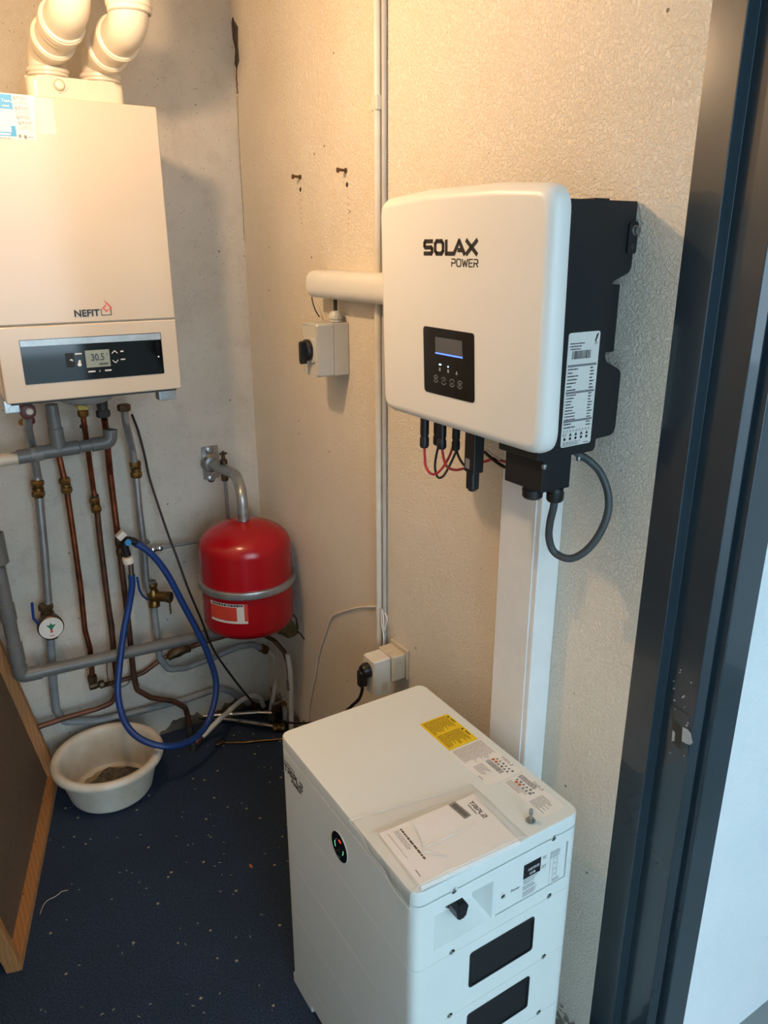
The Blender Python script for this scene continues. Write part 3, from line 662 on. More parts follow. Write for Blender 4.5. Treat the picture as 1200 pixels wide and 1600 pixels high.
# ---- grey plastic drain under the boiler
P = [(-0.811, -0.125, 1.056), (-0.738, -0.125, 1.06), (-0.622, -0.125, 1.066), (-0.525, -0.125, 1.069), (-0.486, -0.125, 1.071), (-0.482, -0.125, 1.106)]
dr = thing('drain_pipe', 'grey plastic drain pipe with a tee, level under the boiler', 'pipe', P[2])
obj('run', tube(BM(), fillet(P, 0.03, 8), 0.0162, 20), 'pvc', dr)
V = [Vector(p) for p in P]
ax = (V[3]-V[2]).normalized()
b = lathe(BM(), [(0.0165, -0.062), (0.0192, -0.06), (0.0192, 0.05), (0.0165, 0.053)], V[2], ax, 22, caps=False); lathe(b, [(0.0192, 0.0), (0.0192, 0.06), (0.0165, 0.062)], V[2], Vector((-0.02, 0, 1)), 22, caps=False)
obj('tee', b, 'pvc', dr)
b = tube(BM(), fillet([V[3]-ax*0.012, V[4], V[5]], 0.034, 8), 0.0192, 22)
obj('elbow', b, 'pvc', dr)
obj('riser', tube(BM(), [V[2]+Vector((0, 0, .03)), V[2]+Vector((-0.003, 0, 0.125))], 0.0162, 20), 'pvc', dr)
obj('clip', lathe(BM(), [(0.0196, -0.014), (0.0196, 0.014)], (-0.679, -0.125, 1.063), ax, 22), 'pvcgap', dr)
obj('end_sleeve', lathe(BM(), [(0.0192, -0.02), (0.0192, 0.02)], (-0.706, -0.125, 1.061), ax, 22), 'pvc', dr)
obj('beige_run', lathe(BM(), [(0.0168, -0.12), (0.0168, 0.02)], (-0.747, -0.125, 1.059), ax, 22), 'cream', dr, label='beige length of pipe')

# ---- grey waste pipe along the wall
P = [(-0.817, -0.105, 0.77), (-0.815, -0.105, 0.673), (-0.813, -0.105, 0.553), (-0.809, -0.105, 0.414), (-0.762, -0.105, 0.412), (-0.601, -0.105, 0.404), (-0.386, -0.105, 0.394), (-0.216, -0.105, 0.387), (-0.094, -0.09, 0.375)]
wp = thing('waste_pipe', 'thick grey plastic waste pipe with open funnel end and long level run', 'pipe', P[3])
obj('run', tube(BM(), fillet(P, 0.035, 8), 0.0185, 22), 'pvc', wp)
V = [Vector(p) for p in P]
up = (V[0]-V[2]).normalized()
b = lathe(BM(), [(0.019, -0.045), (0.030, -0.035), (0.030, 0.05), (0.027, 0.05), (0.027, -0.02)], V[0]+up*0.035, up, 24)
obj('funnel', b, 'pvc', wp)
for q, L in ((V[2]+(V[1]-V[2])*0.55, 0.05), (V[3]+(V[2]-V[3])*0.55, 0.06)):
    obj('sleeve', lathe(BM(), [(0.0188, -L/2), (0.0215, -L/2+.001), (0.0215, L/2-.001), (0.0188, L/2)], q, up, 22, caps=False), 'pvc', wp)
d2 = (V[5]-V[3]).normalized()
obj('elbow', tube(BM(), fillet([V[3]+up*0.032, V[3], V[3]+d2*0.055], 0.028, 8), 0.0215, 22), 'pvc', wp)

# ---- filling hose with its tap
hp = [(-0.469, -0.11, 0.655), (-0.471, -0.11, 0.62), (-0.486, -0.11, 0.56), (-0.512, -0.12, 0.484), (-0.54, -0.14, 0.392), (-0.563, -0.17, 0.304), (-0.561, -0.22, 0.23), (-0.529, -0.27, 0.189), (-0.464, -0.3, 0.159), (-0.383, -0.28, 0.139), (-0.311, -0.23, 0.153), (-0.26, -0.18, 0.237), (-0.27, -0.16, 0.342), (-0.297, -0.15, 0.437), (-0.324, -0.14, 0.515), (-0.366, -0.13, 0.637), (-0.406, -0.125, 0.713), (-0.446, -0.12, 0.755)]
hs = thing('filling_hose', 'blue rubber hose hanging in a long loop from its tap', 'hose', hp[8])
obj('hose', tube(BM(), spline(hp, 8), 0.0102, 14), 'bluehose', hs)
obj('ferrule', tube(BM(), [(-0.469, -0.11, 0.649), (-0.467, -0.11, 0.693)], 0.008, 14), 'chrome', hs)
obj('white_nut', hexnut(BM(), (-0.473, -0.11, 0.704), Vector((-0.12, 0, 1)), 0.0165, 0.02, 10, 0.05), 'whiteplastic', hs)
b = tube(BM(), spline([(-0.473, -0.105, 0.717), (-0.477, -0.105, 0.743), (-0.471, -0.105, 0.764), (-0.451, -0.105, 0.758), (-0.438, -0.105, 0.744)], 5), [0.012]*21, 12)
tp = obj('tap_body', b, 'blackplastic', hs)
p = Vector((-0.471, -0.125, 0.765)); obj('blue_cap', lathe(BM(), [(0.0098, 0), (0.0098, 0.004), (0.008, 0.006)], p, Vector((0.1, -1, 0.05)), 20), 'bluecap', tp)
q = Vector((-0.485, -0.11, 0.786)); tt = BM(); box(tt, (-0.014, -0.012, -0.0095), (0.014, 0.012, 0.0095), 0.003)
bmesh.ops.transform(tt, matrix=Matrix.Translation(q) @ Matrix.Rotation(math.radians(-38), 4, 'Y'), verts=tt.verts[:])
obj('tap_handle', tt, 'whiteplastic', tp)

# ---- expansion vessel
TX, TY, TR = -0.157, -0.25, 0.138
tk = thing('expansion_vessel', 'red steel expansion tank hanging in the corner', 'tank', (TX, TY, 0.46))
zt, zb = 0.812, 0.472
b = lathe(BM(), [(0.004, zt), (0.03, zt-.001), (0.062, zt-.008), (0.092, zt-.020), (0.114, zt-.033), (0.128, zt-.047), (0.1355, zt-.062), (TR, zt-.076), (TR, 0.54), (TR, zb+.030), (TR-.003, zb+.018), (TR-.010, zb+.008), (TR-.022, zb+.002), (TR-.05, zb-.004)], (TX, TY, 0), Z_, 56)
obj('body', b, 'red', tk, smooth=50)
ZR = 0.627
b = lathe(BM(), [(TR+.0005, ZR-.011), (TR+.008, ZR-.011), (TR+.0105, ZR-.007), (TR+.0105, ZR+.007), (TR+.008, ZR+.011), (TR+.0005, ZR+.011)], (TX, TY, 0), Z_, 56, caps=False)
obj('clamp_ring', b, 'steel', tk)
def arc_label(a0, a1, z0, z1, r):
    bm = BM(); k = 12
    L = [[bm.verts.new((TX+r*math.cos(math.radians(a0+(a1-a0)*i/k)), TY+r*math.sin(math.radians(a0+(a1-a0)*i/k)), z)) for z in (z0, z1)] for i in range(k+1)]
    for i in range(k): bm.faces.new((L[i][0], L[i+1][0], L[i+1][1], L[i][1]))
    return bm
lb = obj('label', arc_label(196, 247, 0.537, 0.600, TR+.0006), 'label_white', tk)
obj('label_red_field', arc_label(196, 234, 0.545, 0.590, TR+.0010), 'label_red', lb, smooth=0)
obj('label_red_edge', arc_label(243, 247.5, 0.545, 0.60, TR+.0010), 'label_red', lb, smooth=0)
bb = BM()
R = random.Random(5); a0 = 200
while a0 < 240:
    w = 1.2+R.random()*2; t2 = arc_label(a0, a0+w, 0.5925, 0.5985, TR+.0012); join(bb, t2); a0 += w+0.8
obj('label_print', bb, 'black_ink', lb, smooth=0)
# bracket, valve and bent pipe above the tank
pl = [(-0.187, 0, 0.988), (-0.133, 0, 0.988), (-0.133, 0, 0.882), (-0.187, 0, 0.882)]
br = thing('tank_connection', 'bent steel pipe and valve on a wall plate above the red tank', 'pipe fitting', pl[3])
obj('wall_plate', prism(BM(), FK, rpoly([fk(p) for p in (pl[3], pl[2], pl[1], pl[0])], 0.003), 0.0002, 0.005, 0.001, 1), 'zinc', br)
for q in ((-0.162, -0.005, 0.977), (-0.163, -0.005, 0.882)): obj('screw', lathe(BM(), [(0.013, 0), (0.013, 0.003), (0.008, 0.006), (0.004, 0.006), (0.004, 0.003)], (q[0], -0.004, q[2]), -Y_, 18), 'zinc', br)
c0 = Vector((-0.164, 0, 0.936)); topc = Vector((TX, TY, zt-.002))
P = [c0+Vector((0, -0.006, 0)), c0+Vector((0.012, -0.07, -0.004)), c0+Vector((0.03, -0.15, -0.01)), Vector((TX, TY-.0, c0.z-0.03)), Vector((TX, TY, zt+.0015))]
obj('bent_pipe', tube(BM(), fillet(P, [0.05, 0.06, 0.075], 8), 0.0165, 20), 'steel', br)
b = lathe(BM(), [(0.0168, 0.0), (0.0185, 0.001), (0.0185, 0.012), (0.0168, 0.013)], (TX, TY, zt+.012), Z_, 22, caps=False); lathe(b, [(0.0185, 0), (0.0185, 0.004)], (TX, TY, zt+.0006), Z_, 22)
obj('socket', b, 'zinc', br)
lathe_c = c0+Vector((0.004, -0.012, 0)); obj('flange', lathe(BM(), [(0.030, 0), (0.030, 0.012), (0.022, 0.022)], c0+Vector((0, -0.004, 0)), -Y_, 24), 'zinc', br)
vq = c0+Vector((0.018, -0.085, 0.012)); b = lathe(BM(), [(0.012, 0), (0.012, 0.012), (0.006, 0.016), (0.0045, 0.04)], vq, Z_, 14); tube(b, [vq+Vector((-0.012, 0, 0.032)), vq+Vector((0.012, 0, 0.032))], 0.0035, 8); tube(b, [vq+Vector((0, -0.012, 0.032)), vq+Vector((0, 0.012, 0.032))], 0.0035, 8)
obj('bleed_valve', b, 'brass_dark', br)
vq = c0+Vector((0.018, -0.085, -0.03)); b = hexnut(BM(), vq, Z_, 0.012, 0.026, 8)
obj('lower_nut', b, 'brass_dark', br)
obj('thin_pipe', tube(BM(), [vq, vq+Vector((0.002, 0.0, -0.17)), vq+Vector((0.002, 0.03, -0.20))], 0.0062, 12), 'greypaint', br)

# ---- pipes low in the corner
LG = 'pipes low in the corner'
def low(name, label, pts, r, m, fr=0.02, extra=()):
    root = thing(name, label, 'pipe', pts[0], LG)
    obj('run', tube(BM(), fillet(pts, fr, 6), r, 14), m, root)
    for nm, bmm, mm in extra: obj(nm, bmm, mm, root)
    return root
low('floor_pipe', 'longer polished steel pipe curving over the carpet behind the basin', [(-0.446, 0.079, 0.018), (-0.352, 0.052, 0.018), (-0.284, 0.013, 0.018), (-0.185, -0.071, 0.018), (-0.093, -0.165, 0.018), (-0.056, -0.206, 0.018)], 0.0085, 'chrome', 0.1, [('end_fitting', coupling(BM(), (-0.059, -0.202, 0.018), Vector((1, -0.45, 0)), 0.013, 0.04), 'brass')])
low('floor_pipe', 'shorter polished steel pipe close to the foot of the back wall', [(-0.265, -0.024, 0.035), (-0.181, -0.063, 0.035), (-0.09, -0.106, 0.035), (-0.053, -0.133, 0.035)], 0.0075, 'chrome', 0.1)
low('floor_pipe', 'cream pipe slanting up from a stub in the carpet', [(-0.314, -0.132, 0.03), (-0.3, -0.124, 0.03)]+[(-0.238, -0.13, 0.079), (-0.142, -0.07, 0.081), (-0.089, -0.045, 0.072), (-0.057, -0.035, 0.045), (-0.044, -0.035, 0.003)], 0.0088, 'conduit', 0.03, [('end_nut', hexnut(BM(), (-0.322, -0.133, 0.026), Vector((-0.7, -0.3, -0.4)), 0.0125, 0.03, 8), 'copper_dull'), ('stub', lathe(BM(), [(0.013, 0), (0.015, 0.012), (0.011, 0.03)], (-0.341, -0.137, 0), Z_, 14), 'rubber')])
low('standing_pipe', 'white upright pipe in the corner, just left of the battery', [(-0.03, -0.238, 0.314), (-0.03, -0.253, 0.266), (-0.03, -0.256, 0.218), (-0.03, -0.241, 0.034), (-0.03, -0.234, -0.061)], 0.0088, 'conduit', 0.02, [('fitting', coupling(BM(), (-0.03, -0.249, 0.203), Z_, 0.0125, 0.035), 'zinc'), ('upper_hose', tube(BM(), fillet([(-0.03, -0.247, 0.231), (-0.03, -0.24, 0.283), (-0.03, -0.213, 0.311), (-0.05, -0.179, 0.344), (-0.1, -0.194, 0.389), (-0.15, -0.234, 0.436)], 0.02), 0.0075, 12), 'brass_dark')])
low('valve_pipe', 'old brass tee and its grey pipe where the pipes meet on the floor', [(-0.041, -0.107, 0.045), (-0.002, -0.108, 0.045), (-0.013, -0.158, 0.045), (-0.022, -0.174, 0.01)], 0.0095, 'greypaint', 0.012, [('tee', coupling(BM(), (-0.025, -0.132, 0.045), Vector((1, 0.2, 0)), 0.015, 0.05), 'brass_dark'), ('cap', hexnut(BM(), (-0.004, -0.13, 0.05), X_, 0.014, 0.02, 8), 'brass'), ('base_nut', hexnut(BM(), (-0.061, -0.148, 0.02), Z_, 0.016, 0.03, 8), 'rubber')])
low('thin_rod', 'thin brass rod lying on the carpet towards the battery', [(-0.243, -0.172, 0.008), (-0.191, -0.203, 0.008), (-0.128, -0.229, 0.008), (-0.06, -0.26, 0.008)], 0.0032, 'brass', 0.05, [('nozzle', lathe(BM(), [(0.004, -0.02), (0.008, -0.012), (0.0085, 0.0), (0.005, 0.012)], (-0.257, -0.168, 0.01), X_, 12), 'brass_dark')])

# ---- black cable from the boiler
kp = [(-0.403, -0.06, 1.127), (-0.383, -0.03, 1.07), (-0.372, -0.03, 0.997), (-0.365, -0.03, 0.926), (-0.354, -0.05, 0.847), (-0.343, -0.09, 0.759), (-0.329, -0.12, 0.68), (-0.309, -0.14, 0.577), (-0.28, -0.145, 0.471), (-0.249, -0.14, 0.356), (-0.204, -0.14, 0.256), (-0.148, -0.13, 0.149), (-0.101, -0.12, 0.071), (-0.051, -0.12, 0.011)]+[(-0.05, -0.245, 0.062), (-0.05, -0.364, 0.126), (-0.05, -0.504, 0.213)]
solo('power_cable', tube(BM(), spline(kp, 6), 0.0036, 10), 'cable_black', 'long thin black cable sloping from the boiler to behind the battery', 'cable')
cw = [(-0.541, -0.045, 0.789), (-0.543, -0.045, 0.686), (-0.543, -0.045, 0.558), (-0.538, -0.04, 0.456), (-0.543, -0.02, 0.369), (-0.558, -0.02, 0.327), (-0.559, -0.02, 0.269), (-0.542, -0.02, 0.24), (-0.506, -0.02, 0.239), (-0.489, -0.02, 0.262)]
cw = [Vector(p)+Vector((0.012, -0.004, 0)) if i < 4 else Vector(p) for i, p in enumerate(cw)]
solo('sensor_wire', tube(BM(), spline(cw, 6), 0.0014, 6), 'cable_black', 'hair thin dark wire trailing beside the middle copper pipe', 'cable')

# ---- basin
BC = Vector((-0.620, -0.196, 0.0))
ba = thing('washing_up_basin', 'round stained white plastic basin on the carpet', 'basin', BC)
b = lathe(BM(), [(0.108, 0.0015), (0.116, 0.004), (0.121, 0.012), (0.146, 0.110), (0.157, 0.109), (0.163, 0.114), (0.1645, 0.123), (0.161, 0.132), (0.152, 0.1365), (0.143, 0.134), (0.137, 0.126), (0.134, 0.114), (0.116, 0.016), (0.108, 0.007), (0.02, 0.0065)], BC, Z_, 56)
obj('bowl', b, 'basin', ba, smooth=50)
R = random.Random(2)
pts = [(0.112*(0.72+0.26*R.random())*math.cos(2*PI*k/28), 0.112*(0.72+0.26*R.random())*math.sin(2*PI*k/28)) for k in range(28)]
pts2 = [(0.105*(0.86+0.14*R.random())*math.cos(2*PI*k/30), 0.105*(0.86+0.14*R.random())*math.sin(2*PI*k/30)) for k in range(30)]
obj('stain', prism(BM(), F(BC+Vector((0.004, 0.002, 0)), (1, 0, 0), (0, 1, 0)), pts2, 0.0062, 0.0072), 'stain', ba)
obj('dried_dirt', prism(BM(), F(BC+Vector((0.012, 0.006, 0)), (1, 0, 0), (0, 1, 0)), [(x*0.88, y*0.88) for x, y in pts], 0.0066, 0.0088, 0.0008, 1), 'sludge', ba)

# ---- leaning board
A, B_ = Vector((-0.95, -0.73, 0.0)), Vector((-0.746, -0.041, 0.0))
e = (B_-A).normalized(); L = (B_-A).length; nh = Vector((e.y, -e.x, 0)); tl = math.radians(11)
upv = (math.cos(tl)*Z_ - math.sin(tl)*nh).normalized(); nf = (math.cos(tl)*nh + math.sin(tl)*Z_)
H = 1.02
bd = thing('framed_board', 'brown hardboard panel in a pine frame leaning at the left', 'board', A)
D0, RW = 0.034, 0.020
base = A + Vector((0, 0, 0.001))
def slab(bm, a0, a1, b0, b1, c0, c1, bev=0.001):
    t = BM(); box(t, (a0, b0, c0), (a1, b1, c1), bev, 1)
    m = Matrix((e, upv, nf)).transposed().to_4x4(); m.translation = base
    bmesh.ops.transform(t, matrix=m, verts=t.verts[:]); return join(bm, t)
obj('rail', slab(BM(), 0, L, 0, RW, -D0, 0), 'pine', bd); obj('rail', slab(BM(), 0, L, H-RW, H, -D0, 0), 'pine', bd)
obj('stile', slab(BM(), 0, RW, RW, H-RW, -D0, 0), 'pine', bd); obj('stile', slab(BM(), L-RW, L, RW, H-RW, -D0, 0), 'pine', bd)
obj('panel', slab(BM(), RW, L-RW, RW, H-RW, -D0, -D0+0.004, 0.0), 'hardboard', bd)
b = BM()
for a_ in (0.06, 0.22, 0.41, 0.58, 0.66):
    q = base + e*a_ + upv*(RW+.0005) + nf*(-D0+.008); lathe(b, [(0.0022, 0), (0.0022, 0.0015)], q, upv, 8)
obj('staple', b, 'rust', bd)

# ================================================================== ELECTRICAL SIDE
def cut(o, bm, solver='EXACT'):
    me = bpy.data.meshes.new('cutter'); bmesh.ops.recalc_face_normals(bm, faces=bm.faces[:])
    bmesh.ops.translate(bm, verts=bm.verts[:], vec=-ORG[o]); bm.to_mesh(me); bm.free()
    c = bpy.data.objects.new('cutter', me); COL.objects.link(c); c.location = ORG[o]
    o.modifiers.clear(); md = o.modifiers.new('b', 'BOOLEAN'); md.object = c; md.operation = 'DIFFERENCE'; md.solver = solver
    bpy.context.view_layer.update()
    nm = bpy.data.meshes.new_from_object(o.evaluated_get(bpy.context.evaluated_depsgraph_get()))
    o.modifiers.remove(md); o.data = nm; bpy.data.objects.remove(c)
    for p in nm.polygons: p.use_smooth = True
    nm.set_sharp_from_angle(angle=math.radians(35))
    wn = o.modifiers.new('weighted_normal', 'WEIGHTED_NORMAL'); wn.keep_sharp = True; wn.weight = 80
# ---- inverter
iv = thing('solar_inverter', 'white fronted wall inverter with small blue lit display', 'inverter', (-0.09, -1.316, 1.285))
side = rpoly([(-0.168, 1.283), (-0.046, 1.283), (-0.046, 1.302), (-0.004, 1.304), (-0.004, 1.404), (-0.042, 1.422), (-0.042, 1.535), (-0.004, 1.549), (-0.004, 1.645), (-0.168, 1.645)],
             [.004, .006, .002, .012, .010, .008, .006, .010, .001, .001], 4)
FSide = FB(0, 0, -1.49)
b = prism(BM(), FSide, side, -0.085, 0, 0.0008, 1)
prism(b, FSide, [(x, max(z, 1.2945)) for x, z in side], -0.37, -0.085)
obj('housing', b, 'inv_black', iv)
obj('wall_plate', bx((-0.03, -1.47, 1.43), (-0.0005, -1.14, 1.53), 0.002), 'inv_black', iv)
b = prism(BM(), FSide, rpoly([(-0.020, 1.574), (-0.002, 1.574), (-0.002, 1.618), (-0.016, 1.618), (-0.020, 1.613)], 0.003), 0.0, 0.004, 0.0008, 1)
lg = obj('lug', b, 'inv_black', iv)
lathe_o = FSide.p(-0.009, 1.606, 0.004)
obj('lug_bolt', lathe(BM(), [(0.0072, 0), (0.0072, 0.002), (0.0055, 0.0022), (0.0055, 0.007), (0.003, 0.007), (0.003, 0.005)], lathe_o, -Y_, 18), 'zinc', lg)
obj('lug_hole', lathe(BM(), [(0.0042, 0), (0.0042, 0.0004)], FSide.p(-0.0105, 1.584, 0.004), -Y_, 16), 'rubber', lg)
obj('top_lip', bx((-0.075, -1.475, 1.6445), (-0.045, -1.14, 1.6485), 0.001), 'inv_black', iv)
FI2 = F((-0.1805, -1.2955, 1.292), (0, -1, 0), (-0.026, 0, 1))
w, h = 0.2195, 0.374
outl = rpoly([(-w, 0), (w-.002, 0), (w, h-.004), (w*0.45, h+.004), (-w*0.35, h+.005), (-w, h-.003)], [.034, .038, .038, .25, .25, .034], 9)
obj('front_cover', pillow(BM(), FI2, outl, [(0.004, -0.034), (0.0008, -0.031), (0, -0.024), (0.0006, -0.017), (0.003, -0.010), (0.007, -0.0048), (0.0125, -0.0014), (0.019, 0.0)]), 'inv_white', iv, smooth=60)
def f2(P): return FI2.loc(P)
FX = FI2
pp = [f2(p) for p in [(-0.184, -1.221, 1.349), (-0.185, -1.358, 1.35), (-0.184, -1.354, 1.458), (-0.185, -1.218, 1.459)]]
pan = obj('display_panel', prism(BM(), FX, rpoly(pp, 0.006), -0.002, 0.0012, 0.0005, 1), 'blackglass', iv)
q = [f2(p) for p in [(-0.187, -1.254, 1.419), (-0.187, -1.327, 1.419), (-0.187, -1.325, 1.444), (-0.187, -1.253, 1.444)]]
obj('screen', prism(BM(), FX, q, 0.0005, 0.0016), 'screen', pan)
a0, b0 = q[0]; a1 = q[1][0]
obj('backlight', prism(BM(), FX, [(a0, b0-.0022), (a1, b0-.0022), (a1, b0), (a0, b0)], 0.0005, 0.0018), 'led_blue', pan, smooth=0)
b = BM()
for k, p in enumerate([(-0.186, -1.267, 1.4), (-0.186, -1.289, 1.399)]):
    a_, c_ = f2(p); prism(b, FX, rrect(0.006 if k == 0 else 0.003, 0.0026, 0.001, a_, c_), 0.001, 0.0016)
obj('status_light', b, 'led_white', pan, smooth=0)
b = BM()
def ring(bm, f, a, c, r0, r1, c0, c1, n=20, gap=()):
    for k in range(n):
        if k in gap: continue
        t0, t1 = 2*PI*k/n, 2*PI*(k+1)/n
        prism(bm, f, [(a+r0*math.cos(t0), c+r0*math.sin(t0)), (a+r1*math.cos(t0), c+r1*math.sin(t0)), (a+r1*math.cos(t1), c+r1*math.sin(t1)), (a+r0*math.cos(t1), c+r0*math.sin(t1))], c0, c1)
for k, p in enumerate([(-0.185, -1.255, 1.375), (-0.185, -1.277, 1.374), (-0.185, -1.3, 1.374), (-0.185, -1.321, 1.374)]):
    a_, c_ = f2(p); ring(b, FX, a_, c_, 0.0058, 0.0066, 0.001, 0.0015, 20, (0, 9, 10, 19))
    if k in (1, 2):
        s_ = 1 if k == 1 else -1
        prism(b, FX, [(a_-.003, c_-.001*s_), (a_, c_+.002*s_), (a_+.003, c_-.001*s_), (a_+.003, c_-.0002*s_), (a_, c_+.003*s_), (a_-.003, c_-.0002*s_)], 0.001, 0.0015)
    else:
        ring(b, FX, a_, c_, 0.0018, 0.0026, 0.001, 0.0015, 12, (5, 6, 7) if k == 0 else (3, 4, 5)); prism(b, FX, [(a_-.004, c_+.001), (a_-.002, c_+.003), (a_-.002, c_-.001)], 0.001, 0.0015)
for k, p in enumerate([(-0.186, -1.266, 1.392), (-0.186, -1.289, 1.392), (-0.186, -1.312, 1.392)]):
    a_, c_ = f2(p)
    if k < 2: prism(b, FX, rrect(0.0045, 0.0055, 0.0006, a_, c_), 0.001, 0.0014)
    else: prism(b, FX, [(a_-.003, c_-.003), (a_+.003, c_-.003), (a_, c_+.003)], 0.001, 0.0014)
obj('button_print', b, 'greyplastic', pan, smooth=0)
p = f2((-0.189, -1.218, 1.57)); 
b = BM()
def glyph(bm, f, strokes, x, y, wd, ht, t):
    """thick straight-line lettering: strokes in a unit square"""
    for (x0, y0), (x1, y1) in strokes:
        A_, B__ = Vector((x+x0*wd, y+y0*ht)), Vector((x+x1*wd, y+y1*ht)); d = (B__-A_).normalized(); nn = Vector((-d.y, d.x))*t/2; A_ = A_-d*t*0.35; B__ = B__+d*t*0.35
        prism(bm, f, [tuple(v) for v in (A_-nn, B__-nn, B__+nn, A_+nn)], 0.0, 0.0006)
G = {'S': [((1, 1), (.12, 1)), ((.12, 1), (0, .85)), ((0, .85), (0, .62)), ((0, .62), (.12, .5)), ((.12, .5), (.88, .5)), ((.88, .5), (1, .38)), ((1, .38), (1, .14)), ((1, .14), (.88, 0)), ((.88, 0), (0, 0))],
     'O': [((.2, 1), (.8, 1)), ((.8, 1), (1, .78)), ((1, .78), (1, .22)), ((1, .22), (.8, 0)), ((.8, 0), (.2, 0)), ((.2, 0), (0, .22)), ((0, .22), (0, .78)), ((0, .78), (.2, 1))],
     'L': [((0, 1), (0, 0)), ((0, 0), (1, 0))],
     'A': [((0, 0), (.5, 1)), ((.5, 1), (1, 0)), ((.45, .28), (.72, .28))],
     'X': [((0, 1), (1, 0)), ((0, 0), (1, 1))],
     'P': [((0, 0), (0, .6)), ((0, 1), (.85, 1)), ((.85, 1), (1, .85)), ((1, .85), (1, .6)), ((1, .6), (.85, .45)), ((.85, .45), (.2, .45))],
     'W': [((0, 1), (.25, 0)), ((.25, 0), (.5, .8)), ((.5, .8), (.75, 0)), ((.75, 0), (1, 1))],
     'E': [((1, 1), (0, 1)), ((0, 1), (0, 0)), ((0, 0), (1, 0)), ((.1, .5), (.9, .5))],
     'R': [((0, 0), (0, .6)), ((0, 1), (.85, 1)), ((.85, 1), (1, .85)), ((1, .85), (1, .6)), ((1, .6), (.85, .45)), ((.85, .45), (.2, .45)), ((.55, .45), (1, 0))],
     'T': [((0, 1), (1, 1)), ((.5, 1), (.5, 0))], 'I': [((0, 1), (0, 0))],
     'Z': [((0, 1), (1, 1)), ((1, 1), (1, .55)), ((1, .5), (0, .45)), ((0, .45), (0, 0)), ((0, 0), (1, 0))]}
x, y = p[0]+0.004, p[1]+0.004
for ch, wd in (('S', .021), ('O', .021), ('L', .016), ('A', .026), ('X', .024)):
    glyph(b, FX, G[ch], x, y, wd, 0.0185, 0.0062); x += wd + (0.0085 if ch != 'L' else 0.004) - (0.003 if ch == 'A' else 0)
x = x - 0.0695; y2 = y - 0.0185
for ch, wd in (('P', .009), ('O', .0105), ('W', .013), ('E', .0085), ('R', .009)):
    glyph(b, FX, G[ch], x, y2, wd, 0.0105, 0.0016); x += wd + 0.0036
obj('lettering', b, 'black_ink', iv, smooth=0)
# rating label on the near side
lp = [(-0.121, 1.297), (-0.058, 1.298), (-0.057, 1.467), (-0.121, 1.4665)]
rl = obj('rating_label', prism(BM(), FSide, rpoly(lp, 0.005), 0.0, 0.0006), 'label_white', iv)
b = BM()
lines(b, FSide, -0.117, 1.441, -0.086, 1.453, 3, 0.0008, 0.4, 0.3, 1); bars(b, FSide, -0.112, 1.4285, -0.074, 1.4405, 0.0008)
for z0, z1, n, s in ((1.381, 1.4165, 7, 3), (1.337, 1.378, 9, 4), (1.3245, 1.335, 2, 5)):
    lines(b, FSide, -0.118, z0, -0.094, z1, n, 0.0008, 0.38, 0.6, s); lines(b, FSide, -0.072, z0+.001, -0.061, z1, n, 0.0008, 0.38, 0.5, s+20)
lines(b, FSide, -0.118, 1.2985, -0.070, 1.3055, 4, 0.0008, 0.4, 0.5, 9); lines(b, FSide, -0.074, 1.2995, -0.062, 1.302, 1, 0.0008, 0.5, 0, 9)
for k in range(9): lines(b, FSide, -0.118+0.0064*k, 1.3195, -0.114+0.0064*k, 1.3235, 2, 0.0008, 0.4, 0.1, k)
for k in range(5):
    x = -0.114+0.0115*k
    if k: prism(b, FSide, [(x-.003, 1.3135), (x+.003, 1.3135), (x, 1.3185)], 0.0006, 0.0009)
    prism(b, FSide, circ(0.0024, 10, x, 1.3095), 0.0006, 0.0009)
for cx in (-0.116, -0.1115): ring(b, FSide, cx, 1.316, 0.0016, 0.0023, 0.0006, 0.0009, 12, (10, 11, 0, 1))
prism(b, FSide, [(-0.065, 1.4605), (-0.0635, 1.4625), (-0.0675, 1.453), (-0.0655, 1.4515), (-0.0625, 1.4575), (-0.060, 1.4635), (-0.0615, 1.464)], 0.0006, 0.0009)
ring(b, FSide, -0.0645, 1.450, 0.0022, 0.0032, 0.0006, 0.0009, 3)
obj('print', b, 'black_ink', rl, smooth=0)
b = BM()
for z in (1.4185, 1.379, 1.336): flat(b, FSide, -0.119, z-.0012, -0.060, z+.0022, 0.00075)
obj('print_band', b, 'grey_ink', rl, smooth=0)
# connectors below
def conn(px, d, lab):
    p = Vector((-0.135, -1.154, 1.261)); return p
CB = 1.295
for nm, p, L, r in (('dc_connector', Vector((-0.14, -1.162, 1.242)), 0.028, 0.0085), ('dc_connector', Vector((-0.14, -1.216, 1.248)), 0.020, 0.0085), ('dc_connector', Vector((-0.12, -1.175, 1.244)), 0.020, 0.0075), ('dc_connector', Vector((-0.12, -1.232, 1.246)), 0.020, 0.0075)):
    b = lathe(BM(), [(r*0.98, CB-p.z), (r*0.98, 0.014), (r*0.86, 0.012), (r*0.86, 0.009), (r*1.02, 0.007), (r*1.05, -L*0.25), (r*0.85, -L*0.4), (r*0.8, -L*0.42)], p, Z_, 14)
    obj(nm, b, 'blackplastic', iv)
p = Vector((-0.145, -1.314, 1.223))
b = bx((p.x-.011, p.y-.016, p.z-.002), (p.x+.011, p.y+.012, CB), 0.003); box(b, (p.x-.009, p.y-.0105, p.z-.034), (p.x+.009, p.y+.0095, p.z+.004), 0.005, 3)
box(b, (p.x-.006, p.y-.006, p.z-.0365), (p.x+.006, p.y+.005, p.z-.030), 0.002)
wd_ = obj('data_dongle', b, 'blackplastic', iv)
FW = FI(p.y, p.z, p.x-.011)
obj('blank_sticker', prism(BM(), FW, rrect(0.011, 0.017, 0.0005, -0.001, 0.014), 0, 0.0006), 'grey_ink', wd_)
jb = [(-0.152, -1.406, 1.256), (-0.152, -1.492, 1.231)]
